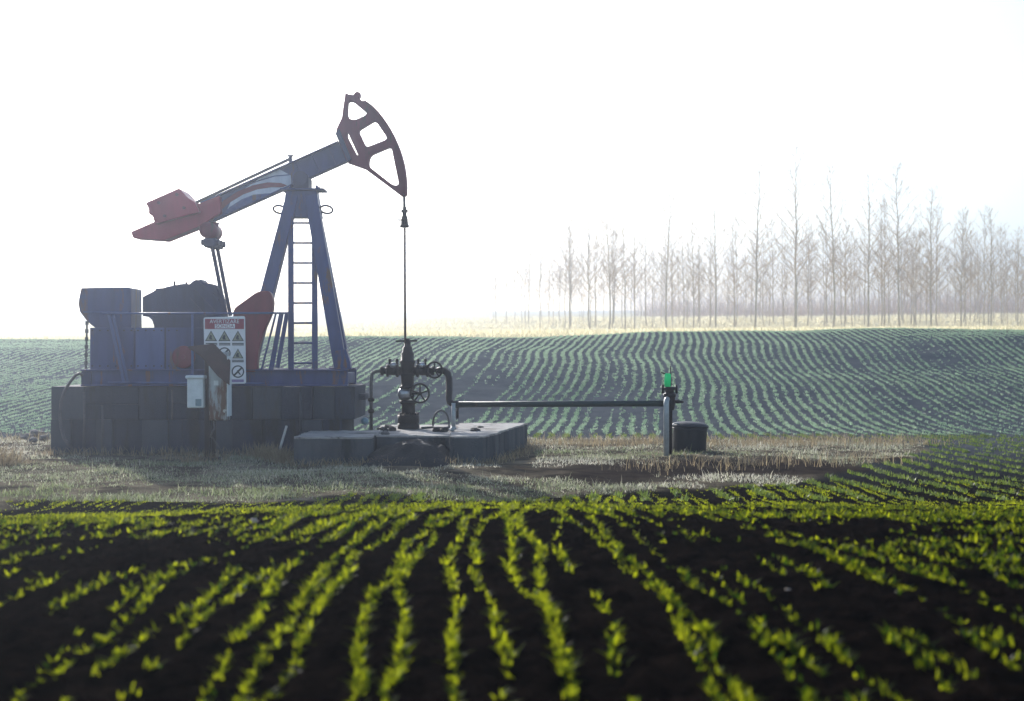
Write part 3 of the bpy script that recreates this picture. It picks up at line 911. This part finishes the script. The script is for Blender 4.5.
# dark oily earth heaped where the pad edge has broken away
mb = MB(); n1, n2 = 36, 22; grid = []
for j in range(n2):
    row = []
    for i in range(n1):
        u = i / (n1 - 1); v = j / (n2 - 1)
        x = -2.15 + 1.45 * u; y = 19.75 + 1.5 * v
        e = math.sin(math.pi * u) ** .55 * min(1, v * 2.6) ** .7
        z = -.04 + (.25 + .05 * math.exp(-((u - .45) / .35) ** 2)) * e + .16 * float(fbm(np.array([x * 6.]), np.array([y * 6.]), 3, 7)[0]) * e
        row.append(mb.bm.verts.new((x, y, z)))
    grid.append(row)
for j in range(n2 - 1):
    for i in range(n1 - 1):
        mb.bm.faces.new((grid[j][i], grid[j][i + 1], grid[j + 1][i + 1], grid[j + 1][i])).smooth = True
heap = rebase(mb.build('earth_heap', M['tar']))
tag(heap, 'black oily earth heaped against the broken front of the pad', 'earth heap')

# rubble bits lying on the pad and beside it
def rock(name, c, r, mat, seed, sq=(1, 1, .6)):
    rr = random.Random(seed); mb = MB(); mb.ball((0, 0, 0), r, 2, sq)
    for v in mb.bm.verts:
        v.co *= 1 + rr.uniform(-.32, .22)
    for f in mb.bm.faces: f.smooth = False
    bmesh.ops.translate(mb.bm, vec=c, verts=mb.bm.verts[:])
    return rebase(mb.build(name, mat))
rk = random.Random(3)
for k in range(14):
    px = rk.choice([rk.uniform(376, 396), rk.uniform(418, 446), rk.uniform(470, 480)]); y = rk.uniform(21.2, 23.2)
    r = rk.uniform(.035, .085)
    x = (px - CX) * y / F
    o = rock('rubble_lump', (x, y, PZ + r * .3), r, M['tar'] if k % 2 else M['rubble'], k)
    tag(o, 'small dark lump of rubble lying on the concrete pad', 'rubble', 'rubble lumps on the pad')
for k, (px, py, r) in enumerate(((27, 437, .11), (36, 434, .15), (44, 438, .10), (33, 440, .08))):
    Y = F * CAMZ / (py - CY + 4); p = W(px, py, Y)
    o = rock('earth_clod', (p.x, Y, .07), r, M['rubble'], 40 + k)
    tag(o, 'dark clod in the small heap left of the block plinth', 'clod', 'clods left of the plinth')

# ------------------------------------------------------------------ wellhead
wh = thing('wellhead', W(408, 428, YC), 'dark wellhead tree with valves and two handwheels on the pad', 'wellhead')
def Q(px, py, dy=0.0): return W(px, py, YC) + Vector((0, dy, 0))
px_m = YC / F
mb = MB(); c0 = Q(408.5, 430); c0.z = PZ - .02
mb.lathe(c0, (0, 0, 1), [(0, .175), (.10, .175), (.105, .16), (.125, .16), (.13, .175), (.24, .175), (.25, .12)], 22)
for k in range(10):
    t = 2 * math.pi * k / 10
    mb.cyl(c0 + Vector((.15 * math.cos(t), .15 * math.sin(t), -.0)), c0 + Vector((.15 * math.cos(t), .15 * math.sin(t), .28)), .018, n=6)
mb.build('casing_flange', M['steel_dark'], wh)
MB().lathe(Q(408.3, 415), (0, 0, 1), [(0, .115), (.05, .11), (.17, .105), (.19, .14), (.23, .14), (.24, .09)], 20).build('lower_spool', M['steel_dark'], wh)
mb = MB(); c0 = Q(404.5, 393.8)
mb.lathe(c0 - Vector((.10, 0, 0)), (1, 0, 0), [(0, .05), (.015, .08), (.05, .105), (.15, .105), (.20, .08), (.22, .05)], 20)
mb.build('master_valve', M['steel_worn'], wh)
MB().lathe(Q(407.5, 388.5), (0, 0, 1), [(0, .125), (.04, .125), (.045, .10), (.10, .105), (.20, .105), (.205, .12), (.24, .12)], 20).build('tubing_spool', M['steel_dark'], wh)
MB().lathe(Q(407.5, 374.5), (0, 0, 1), [(0, .115), (.10, .115), (.15, .11), (.19, .125), (.225, .125), (.23, .105), (.34, .105), (.36, .085), (.44, .075), (.45, .055), (.52, .05), (.53, .035), (.58, .035)], 20).build('stuffing_box', M['steel_dark'], wh)
mb = MB(); mb.bar(Q(395.8, 341.2), Q(417.3, 340.8), .03, .03, Vector((0, 0, 1)), .004); mb.build('stuffing_handle', M['steel_dark'], wh)
for side in (-1, 1):
    ax = Vector((side, 0, 0)); c0 = Q(407.5, 370.8)
    prof = [(.08, .07), (.14, .07), (.145, .105), (.18, .105), (.185, .07), (.22, .075), (.30, .075), (.305, .10), (.335, .10), (.34, .055), (.38, .055), (.385, .075), (.43, .075), (.435, .03)]
    MB().lathe(c0, ax, prof, 16).build('wing_valve', M['steel_dark'], wh)
    b0 = Q(407.5 + side * 14.2, 368.0)
    MB().lathe(b0, (0, 0, 1), [(0, .03), (.01, .06), (.05, .075), (.085, .05), (.09, .02)], 14).build('valve_bonnet', M['steel_worn'], wh)
    for dx in (-.055, .06):
        mb = MB(); mb.lathe(b0 + Vector((dx, -.02, .02)), (0, 0, 1), [(0, .016), (.085, .016), (.09, .024), (.12, .024), (.13, .012)], 8)
        mb.build('stud', M['steel_dark'], wh)
def wheel(c0, R, n, hubfrom, tilt=0.0):
    mb = MB()
    Rm = Matrix.Rotation(tilt, 3, 'Z')
    mb.tube([c0 + Rm @ Vector((R * math.cos(t), 0, R * math.sin(t))) for t in [2 * math.pi * k / 28 for k in range(28)]], .0165, 8, True)
    o = mb.build('handwheel', M['steel_dark'], wh)
    for k in range(n):
        t = 2 * math.pi * k / n + .3
        mb = MB(); mb.cyl(c0, c0 + Rm @ Vector((R * math.cos(t), 0, R * math.sin(t))), .013, n=6); mb.build('spoke', M['steel_dark'], o)
    mb = MB(); mb.cyl(c0 + Rm @ Vector((0, -.03, 0)), c0 + Rm @ Vector((0, .05, 0)), .034, n=10); mb.tube([c0 + Rm @ Vector((0, .04, 0)), hubfrom], .022, 8); mb.build('hub', M['steel_dark'], o)
wheel(Q(420.5, 393, -.16), 9.2 * px_m, 5, Q(410, 393.6), .25)
wheel(Q(435, 369.8, -.14), 7.8 * px_m, 5, Q(428, 370.8), -.2)
mb = MB(); c0 = Q(413.5, 393.4, -.06); mb.tube([c0 + Vector((0, .05 * math.cos(t), .075 * math.sin(t))) for t in [2 * math.pi * k / 18 for k in range(18)]], .014, 6, True)
mb.build('yoke_ring', M['steel_dark'], wh)
# small bypass line on the left
mb = MB(); pts = [Q(382, 371.2), Q(376, 371.4), Q(373, 372.6), Q(371.6, 375.5), Q(371.2, 382), Q(371.2, 428)]
pts[-1].z = PZ - .02
mb.tube(pts, .028, 10); mb.build('bypass_line', M['cable'], wh)
for py in (399.5, 411):
    MB().lathe(Q(371.2, py + 2.2), (0, 0, 1), [(0, .03), (.005, .05), (.03, .055), (.06, .05), (.07, .03)], 8).build('coupling', M['steel_dark'], wh)
mb = MB(); mb.lathe(Q(368.5, 421), (-1, 0, 0), [(0, .02), (.02, .05), (.06, .065), (.10, .05), (.12, .02)], 14)
cap = mb.build('drain_cap', surf('pale blue paint', (.25, .42, .52), None, 8, .4, .4), wh)
# loop of cable on the pad
mb = MB(); c0 = W(441, 424.5, 22.9); c0.z = PZ
loop = [c0 + Vector((-.13 + .02 * k / 3, .0, .0)) for k in range(1)]
loop = [c0 + Vector((.13 * math.cos(t), .05 * math.sin(t * 2), .27 * max(0, math.sin(t)) ** .8 + .02)) for t in [math.pi * (1 - k / 18) for k in range(19)]]
mb.tube([c0 + Vector((-.30, -.15, .02))] + loop + [c0 + Vector((.05, -.2, .02)), c0 + Vector((-.12, -.1, .02))], .018, 6)
lp = rebase(mb.build('cable_loop', M['cable'])); tag(lp, 'stiff loop of dark cable standing on the concrete pad', 'cable')

# ------------------------------------------------------------------ flow line and its end post
fl = thing('flow_line', W(453, 430, 22.3), 'dark green pipe running level from the wellhead to the valve post', 'pipe')
mb = MB()
mb.tube([W(437.5, 370.6, 22.75), W(441, 370.4, 22.73), W(445, 371.2, 22.7), W(448, 374, 22.66), W(449.2, 379, 22.6), W(449.2, 390, 22.5), W(449, 398, 22.4), W(450, 402, 22.35), W(453, 404, 22.3), W(458, 404.6, 22.28)], .055, 12)
mb.build('elbow', M['steel_dark'], fl)
MB().tube([W(455, 404.5, 22.28), W(664, 403.4, 21.75)], .047, 12).build('pipe', M['pipe_green'], fl)
mb = MB(); a = W(453.5, 403, 22.22); b2 = Vector((a.x, a.y, PZ))
mb.tube([a, b2], .033, 10); mb.box((b2.x, b2.y, PZ + .02), (.16, .12, .02)); mb.cyl(b2, b2 + Vector((0, 0, .07)), .05, .034, 10)
mb.build('support', M['pipe_grey'], fl)
MB().tube([W(457.5, 405, 22.3), W(457.3, 418.5, 22.3)], .022, 8).build('drain_stub', M['steel_dark'], fl)

vp = thing('valve_post', W(667, 455, 21.6), 'pipe post with dark valve and translucent green cap', 'valve')
mb = MB(); b2 = W(666.3, 456, 21.62); a = W(666.3, 403, 21.62)
mb.tube([Vector((b2.x, 21.62, -.1)), Vector((a.x, 21.62, a.z - .02)), Vector((a.x + .005, 21.64, a.z + .03)), Vector((a.x + .02, 21.70, a.z + .055)), Vector((a.x + .04, 21.78, a.z + .05))], .043, 12)
mb.build('post', M['pipe_grey'], vp)
mb = MB(); q = W(669.5, 403, 21.78)
mb.lathe(Vector((q.x, 21.78, -.05)), (0, 0, 1), [(0, .045), (q.z - .06, .045), (q.z - .05, .075), (q.z + .05, .085), (q.z + .14, .085), (q.z + .15, .10), (q.z + .19, .10), (q.z + .2, .07), (q.z + .24, .07), (q.z + .25, .095), (q.z + .29, .095), (q.z + .30, .06)], 16)
mb.build('valve_body', M['steel_dark'], vp)
q = W(669, 389.5, 21.78)
for dx in (-.10, .11):
    MB().cyl(q + Vector((dx, -.03, -.06)), q + Vector((dx, -.03, .07)), .02, n=8).build('stud', M['steel_dark'], vp)
mb = MB(); mb.tube([W(673, 401.5, 21.78), W(678, 401.6, 21.78), W(683.5, 402, 21.78)], [.022, .03, .012], 8); mb.build('lever', M['steel_dark'], vp)
mb = MB(); mb.lathe(W(667.6, 387, 21.78), (0, 0, 1), [(0, .046), (.10, .050), (.19, .050), (.21, .035)], 16); mb.build('green_cap', M['green_cap'], vp)
mb = MB(); mb.tube([W(670.8, 386, 21.8), W(670.6, 366, 21.8)], .010, 6); mb.tube([W(661, 372.5, 21.78), W(665.5, 373.8, 21.78)], .011, 6); mb.build('cap_rod', M['steel_dark'], vp)
# tub
Yt = 22.5
tb = thing('plastic_tub', W(689, 450, Yt), 'squat black plastic tub with a lid beside the valve post', 'tub')
tp = W(689, 422, Yt)
mb = MB(); mb.lathe(Vector((tp.x, Yt, -.02)), (0, 0, 1), [(0, .255), (.02, .265), (.36, .272), (.38, .28), (.40, .28)], 26); mb.build('body', M['black_plastic'], tb)
mb = MB(); mb.lathe(Vector((tp.x, Yt, .385)), (0, 0, 1), [(0, .283), (.012, .294), (.03, .294), (.055, .27), (.08, .20), (.092, .06)], 26); mb.build('lid', M['black_plastic'], tb)
tb.rotation_euler = (0, math.radians(2.5), 0)
mb = MB(); c0 = Vector((tp.x - .22, Yt - .15, .40)); mb.tube([c0 + Vector((.07 * math.cos(t), 0, .05 * math.sin(t))) for t in [math.pi * k / 8 for k in range(9)]], .012, 6); mb.build('handle', M['pipe_grey'], tb)

# ------------------------------------------------------------------ warning sign on the guard rail
YS = 21.92
sg = thing('warning_sign', W(224, 384, YS), 'white safety sign with red heading and rows of warning triangles', 'sign')
x0, x1 = W(203.5, 0, YS).x, W(245.5, 0, YS).x
zt, zb = W(0, 316.5, YS).z, W(0, 384.5, YS).z
sw, sh = x1 - x0, zt - zb
pl = round_poly([(203.5, 317.5), (245, 316), (246, 383.5), (205, 384.5)], 2)
plate = MB().prism(P2(pl, YS), YS, YS + .012).build('plate', M['sign_white'], sg)
def S(u, v, k=1): return Vector((x0 + u * sw, YS - .003 * k, zt - v * sh))
def flat(name, pts, mat, k=1):
    mb = MB(); f = mb.bm.faces.new([mb.bm.verts.new(S(u, v, k)) for u, v in pts])
    bmesh.ops.triangulate(mb.bm, faces=mb.bm.faces[:])
    return mb.build(name, mat, sg)
def rect(name, u0, v0, u1, v1, mat, k=1): return flat(name, [(u0, v0), (u1, v0), (u1, v1), (u0, v1)], mat, k)
rect('heading', .035, .035, .965, .185, M['sign_red'])
text_mesh('AVERTIZARE', .085, S(.5, .075, 2), M['sign_white'], sg, 'heading_text', .95)
rect('heading_plate', .27, .11, .75, .175, M['sign_white'], 2)
text_mesh('SONDA', .075, S(.51, .143, 3), M['sign_red'], sg, 'plate_text', 1.1)
def tri(cu, cv, s):
    r = s * sw / sh
    flat('warning_triangle', [(cu, cv - r), (cu - s * 1.0, cv + r * .75), (cu + s * 1.0, cv + r * .75)], M['sign_black'])
    flat('triangle_field', [(cu, cv - r * .78), (cu - s * .78, cv + r * .63), (cu + s * .78, cv + r * .63)], M['sign_yellow'], 2)
    flat('pictogram', [(cu - .012, cv - r * .3), (cu + .03, cv - r * .1), (cu + .015, cv + r * .1), (cu + .04, cv + r * .5), (cu - .03, cv + r * .5), (cu - .05, cv + r * .2)], M['sign_black'], 3)
for cu in (.18, .5, .82): tri(cu, .295, .145)
tri(.82, .555, .135)
for v0 in (.388, .635):
    for j in range(2):
        for a, b3 in ((.05, .33), (.37, .64), (.68, .96)):
            rect('caption_line', a, v0 + j * .022, b3, v0 + .015 + j * .022, M['sign_black'])
def ban(cu, cv, s, pict):
    r = s * sw / sh; mb = MB(); pr = None; f = None
    n = 28; vo = []; vi = []
    for k in range(n):
        t = 2 * math.pi * k / n
        vo.append(mb.bm.verts.new(S(cu + s * math.cos(t), cv + r * math.sin(t)))); vi.append(mb.bm.verts.new(S(cu + s * .80 * math.cos(t), cv + r * .80 * math.sin(t))))
    for k in range(n):
        mb.bm.faces.new((vo[k], vo[(k + 1) % n], vi[(k + 1) % n], vi[k]))
    mb.build('prohibition_ring', M['sign_black'], sg)
    a = .7071 * .82; e = .10
    flat('prohibition_bar', [(cu - s * a - s * e, cv + r * a - r * e), (cu - s * a + s * e, cv + r * a + r * e), (cu + s * a + s * e, cv - r * a + r * e), (cu + s * a - s * e, cv - r * a - r * e)], M['sign_black'], 2)
    flat('pictogram', [(cu - s * .2, cv - r * .3), (cu + s * .2, cv + r * .05), (cu + s * .5, cv + r * .5), (cu + s * .3, cv + r * .5), (cu - s * .05, cv + r * .1)], M['sign_black'], 3)
ban(.18, .545, .15, 0); ban(.5, .545, .15, 0)
ban(.18, .81, .15, 0); ban(.5, .81, .15, 0); ban(.82, .81, .15, 0)
rect('footer', .05, .925, .96, .965, M['sign_violet'])

# ------------------------------------------------------------------ control post
YP = 20.75
cp = thing('control_post', W(209, 461, YP), 'post with white meter box and rusty hooded switch cabinet', 'switch cabinet')
MB().box((W(207.8, 0, YP).x, YP, (W(0, 347, YP).z - .12) / 2), (.085, .06, W(0, 347, YP).z + .12), None, .006).build('post', M['steel_dark'], cp)
MB().box((W(213.5, 0, YP).x, YP + .03, W(0, 437, YP).z / 2 + .10), (.06, .05, W(0, 420, YP).z + .15), None, .004).build('post', M['steel_dark'], cp)
mb = MB(); a = W(187, 378, 20.5); b2 = W(203, 408, 20.5)
mb.box(((a.x + b2.x) / 2, 20.58, (a.z + b2.z) / 2), (b2.x - a.x, .16, a.z - b2.z), None, .012); bx = mb.build('meter_box', M['box_white'], cp)
mb = MB(); mb.box(((a.x + b2.x) / 2, 20.575, a.z + .012), (b2.x - a.x + .045, .20, .05), None, .014); mb.build('cap', M['box_white'], bx)
mb = MB(); c0 = W(198.5, 402.5, 20.5); mb.box((c0.x, 20.497, c0.z), (.085, .008, .10)); mb.build('meter_window', surf('meter window', (.16, .24, .27), None, 8, .4, .2), bx)
mb = MB(); mb.box(((a.x + b2.x) / 2, 20.498, (a.z + b2.z) / 2), (b2.x - a.x - .05, .006, a.z - b2.z - .07), None, .002); mb.build('door', M['box_white'], bx)
mb = MB(); a = W(208.5, 352, 20.55); b2 = W(227.5, 420.5, 20.55)
cx = (a.x + b2.x) / 2; cz = (a.z + b2.z) / 2
mb.box((cx, 20.66, cz), (b2.x - a.x, .20, a.z - b2.z), None, .01); cb2 = mb.build('cabinet', M['box_grey'], cp)
mb = MB(); mb.box((cx, 20.545, cz - .02), (b2.x - a.x - .03, .012, a.z - b2.z - .08), None, .004); mb.build('door', M['box_grey'], cb2)
mb = MB(); c0 = W(215.5, 383, 20.5); mb.box((c0.x, 20.535, c0.z), (.065, .006, .07)); mb.build('notice', M['box_white'], cb2)
mb = MB(); c0 = W(224.5, 411, 20.5); mb.cyl((c0.x, 20.55, c0.z), (c0.x, 20.50, c0.z), .025, n=10); mb.build('lock', M['steel_worn'], cb2)
mb = MB(); mb.box((b2.x + .012, 20.62, cz), (.02, .26, a.z - b2.z - .12), None, .003); mb.build('side_flange', M['box_white'], cb2)
# rusty hood: a sloping sheet with a turned-down right side
mb = MB()
ca_ = [W(188, 346.5, 20.46), W(214, 343.5, 20.50), W(230.5, 360.5, 20.50), W(229.5, 384, 20.36), W(218, 375, 20.36), W(201, 355, 20.36)]
vs = [mb.bm.verts.new(q) for q in ca_]
vs2 = [mb.bm.verts.new(q + Vector((0, .004, -.02))) for q in ca_]
n = len(vs)
mb.bm.faces.new(vs); mb.bm.faces.new(vs2[::-1])
for i in range(n): mb.bm.faces.new((vs[i], vs2[i], vs2[(i + 1) % n], vs[(i + 1) % n]))
bmesh.ops.triangulate(mb.bm, faces=[f for f in mb.bm.faces if len(f.verts) > 4])
mb.build('hood', M['rust'], cp)
mb = MB(); mb.tube([W(214, 421, 20.6), W(214.5, 428, 20.55), W(212, 433, 20.5), W(210.5, 437, 20.55), W(213, 438, 20.6), W(218, 446, 20.6), W(223, 457, 20.6)], .012, 6); mb.build('cable', M['cable'], cp)
mb = MB(); c0 = W(208.5, 458, YP); mb.box((c0.x + .03, YP, .015), (.30, .22, .05), None, .01); mb.build('foot', M['concrete_dark'], cp)

# hose at the left end of the plinth
mb = MB()
pts = [W(82.5, 375.5, 21.95), W(79.5, 373.5, 21.9), W(76, 374.8, 21.88), W(70, 382, 21.88), W(64.5, 391, 21.88), W(61, 402, 21.88), W(60, 415, 21.88), W(61, 427, 21.86), W(64, 438, 21.8), W(70, 447, 21.7)]
mb.tube(pts, .024, 8); ho = rebase(mb.build('hose', M['rubber'])); tag(ho, 'grey rubber hose hanging over the left end of the plinth', 'hose')
mb = MB(); mb.bar(W(279.8, 449.5, 21.7), W(286.6, 426, 21.95), .035, .035, Vector((0, 1, 0)), .005)
st = rebase(mb.build('stake', M['wood_pale'])); tag(st, 'short pale stake leaning against the plinth front', 'stake')

# stones lying in the near field
for px, py, r, lb in ((243, 593, .014, 'pale pinkish stone lying between crop rows, left of centre'), (254, 525, .022, 'whitish stone at the top of the dark near field'), (788, 591, .011, 'small pale stone between the crop rows on the right')):
    d = 12.0
    for k in range(60):
        zz = gz((px - CX) * d / F, d); d = d * .6 + .4 * (CAMZ - zz) * F / (py - CY)
    x = (px - CX) * d / F
    o = rock('stone', (x, d, float(terrain_fine(np.array([x]), np.array([d]))[0]) + r * .5), r, M['stone'], px, (1.2, 1, .8)); tag(o, lb, 'stone')

# dry bush at the left edge
bsh = thing('dry_bush', (-7.35, 20.0, 0), 'low dry bush of tangled stems at the left edge of the grass', 'bush')
n = 900
t = RNG.normal(0, 1, (n, 2)) * np.array([.36, .25])
pos = np.column_stack([-0.0 + t[:, 0], t[:, 1], np.full(n, -.02)])
h = np.clip(.40 * np.exp(-(t[:, 0] / .5) ** 2) * RNG.uniform(.4, 1.3, n), .05, .6)
v, i, r = blades(pos, h, RNG.uniform(.006, .012, n), RNG.uniform(.2, 1.2, n), 3, RNG.uniform(0, .5, n))
me = raw_mesh('stems', v, i, 3, [M['straw']], {'rnd': r}); o = bpy.data.objects.new('stems', me); COL.objects.link(o); o.parent = bsh; o['kind'] = 'stuff'

# ------------------------------------------------------------------ poplars
def poplar(seed, H0, big):
    r = random.Random(seed)
    tr = MB(); pts = []; rad = []
    nseg = 9
    lx = ly = 0
    for k in range(nseg + 1):
        t = k / nseg
        lx += r.uniform(-.11, .11); ly += r.uniform(-.11, .11)
        pts.append(Vector((lx * (t > 0), ly * (t > 0), H0 * t * .985)))
        rad.append((.085 if big else .06) * (1 - t) ** .8 + .008)
    tr.tube(pts, rad, 7)
    cr_v = []; cr_f = []
    def along(t):
        f = t * nseg; i = min(int(f), nseg - 1); return pts[i].lerp(pts[i + 1], f - i)
    def cone(p0, p1, r0, r1):
        d = (p1 - p0).normalized(); s = Vector((0, 0, 1)) if abs(d.z) < .9 else Vector((1, 0, 0))
        u = d.cross(s).normalized(); w = d.cross(u); b0 = len(cr_v)
        for q, rr in ((p0, r0), (p1, r1)):
            for k in range(3):
                a = 2 * math.pi * k / 3; cr_v.append(q + (u * math.cos(a) + w * math.sin(a)) * rr)
        for k in range(3):
            cr_f.append((b0 + k, b0 + (k + 1) % 3, b0 + 3 + (k + 1) % 3, b0 + 3 + k))
    nb = 44 if big else 24
    for k in range(nb):
        t = .27 + .71 * (k + r.random()) / nb
        p = along(t); az = k * 2.4 + r.uniform(-.5, .5)
        el = math.radians(r.uniform(24, 48) + 14 * t)
        L = H0 * (.27 * (1 - t) ** .75 + .04) * r.uniform(.65, 1.2)
        d = Vector((math.cos(az) * math.cos(el), math.sin(az) * math.cos(el), math.sin(el)))
        m1 = p + d * L * .5; d2 = (d + Vector((r.uniform(-.15, .15), r.uniform(-.15, .15), .28))).normalized(); e = m1 + d2 * L * .5
        r0 = .016 + .028 * (1 - t)
        cone(p, m1, r0, r0 * .65); cone(m1, e, r0 * .65, .007)
        for j in range(5):
            s = r.uniform(.25, .95); q = (p.lerp(m1, s * 2) if s < .5 else m1.lerp(e, s * 2 - 1))
            dd = (d2 + Vector((r.uniform(-1, 1), r.uniform(-1, 1), r.uniform(-.2, .7)))).normalized(); l2 = L * r.uniform(.18, .42)
            q2 = q + dd * l2; cone(q, q2, r0 * .45, .006)
            for jj in range(2):
                s2 = r.uniform(.3, .9); q3 = q.lerp(q2, s2); d3 = (dd + Vector((r.uniform(-1, 1), r.uniform(-1, 1), r.uniform(-.2, .8)))).normalized()
                cone(q3, q3 + d3 * l2 * .55, .009, .005)
    me_t = bpy.data.meshes.new('trunk'); bmesh.ops.recalc_face_normals(tr.bm, faces=tr.bm.faces[:]); tr.bm.to_mesh(me_t); tr.bm.free(); me_t.materials.append(M['bark'])
    me_c = bpy.data.meshes.new('crown'); me_c.from_pydata(cr_v, [], cr_f); me_c.materials.append(M['twig'])
    return me_t, me_c
KIND = [poplar(100 + k, 14.0, k < 4) for k in range(7)]
tr_n = 0
def put_tree(x, y, s, kind, rz, label, group):
    t = thing('poplar_tree', (x, y, gz(x, y) - .1), label, 'tree', group)
    t.rotation_euler = (0, 0, rz); t.scale = (s, s, s)
    for nm, me in zip(('trunk', 'crown'), KIND[kind]):
        o = bpy.data.objects.new(nm, me); COL.objects.link(o); o.parent = t
ORD = ['first', 'second', 'third', 'fourth', 'fifth', 'sixth', 'seventh', 'eighth', 'ninth', 'tenth', 'eleventh', 'twelfth', 'thirteenth', 'fourteenth', 'fifteenth', 'sixteenth', 'seventeenth', 'eighteenth']
front = [(1018, 225), (991, 205), (961, 205), (931, 185), (900, 160), (868, 172), (833, 160), (795, 142), (755, 158), (716, 182), (693, 215), (667, 178), (625, 205), (609, 190), (590, 190), (570, 212)]
rt = random.Random(5)
for k, (px, top) in enumerate(front):
    y = 112 + rt.uniform(-1.5, 1.5)
    x = (px - CX) * y / F
    hgt = CAMZ - (top - CY) * y / F - gz(x, y)
    put_tree(x, y, hgt / 14.0, rt.randrange(4), rt.uniform(0, 6.28), 'tall bare poplar in the front row, %s from the right edge' % ORD[k], 'front row of the poplar plantation')
for row, (y0, lo_px, hi_px, sp) in enumerate(((119, 560, 1040, 2.3), (127, 545, 1040, 2.2), (136, 525, 1040, 2.2), (146, 510, 1040, 2.3), (158, 500, 1045, 2.5), (172, 490, 1045, 2.8))):
    x = (lo_px - CX) * y0 / F
    while x < (hi_px - CX) * y0 / F:
        y = y0 + rt.uniform(-1.5, 1.5)
        xx = x + rt.uniform(-.5, .5); px = CX + xx * F / y
        k = sum(1 for p_, _t in front if p_ > px)
        if k == 0: lb = 'slender pale poplar deep in the plantation at the right picture edge'
        elif k == len(front): lb = 'faint slender poplar left of the whole front row, almost lost in glare'
        else: lb = 'slender poplar showing between the %s and %s front-row poplars from the right' % (ORD[k - 1], ORD[k])
        put_tree(xx, y, rt.uniform(.45, .80), 2 + rt.randrange(5), rt.uniform(0, 6.28), lb, 'poplars behind the front row, gap %d' % k)
        x += sp * rt.uniform(.8, 1.25)

# far wood and brush behind the plantation: one mass of bare twigs
def far_wood():
    sets = []
    for (y0, y1, x0, x1, n, h0, h1, w) in ((230, 300, 25, 130, 9000, 2.0, 8.0, .08), (380, 470, 30, 220, 6000, 5, 15, .14)):
        x = RNG.uniform(x0, x1, n); y = RNG.uniform(y0, y1, n)
        env = .65 + .7 * fbm(x * .06, y * .02, 3, 201)
        z = terrain(x, y); hh = RNG.uniform(h0, h1, n) * np.clip(env, .25, 1.4)
        base = z + np.clip(hh - RNG.uniform(1.5, 5.0, n), 0, None) * RNG.uniform(.2, 1, n)
        sets.append(blades(np.column_stack([x, y, base]), RNG.uniform(1.5, 4.5, n), RNG.uniform(.5, 1.3, n) * w, RNG.uniform(.1, .7, n), 1, RNG.uniform(0, 1, n)))
    return sets
M['wood'] = leaf('bare far brush', (.36, .25, .17), (.52, .38, .27), (.36, .25, .17), (.5, .36, .25), .3, 0)
stuff('far_wood', far_wood(), M['wood'], 'hazy reddish bare brush far behind the poplar plantation', 'wood')

# ------------------------------------------------------------------ haze
mb = MB(); mb.box((0, 350, 22), (640, 840, 56))
hz = mb.build('haze', bpy.data.materials.new('haze'))
m = hz.data.materials[0]; m.use_nodes = True; nt = m.node_tree; nt.nodes.clear()
ho_ = nt.nodes.new('ShaderNodeOutputMaterial'); pv = nt.nodes.new('ShaderNodeVolumePrincipled')
pv.inputs['Color'].default_value = (.68, .79, 1.0, 1); pv.inputs['Density'].default_value = .0024; pv.inputs['Anisotropy'].default_value = .84
nt.links.new(pv.outputs[0], ho_.inputs['Volume'])
tag(hz, kind='stuff')
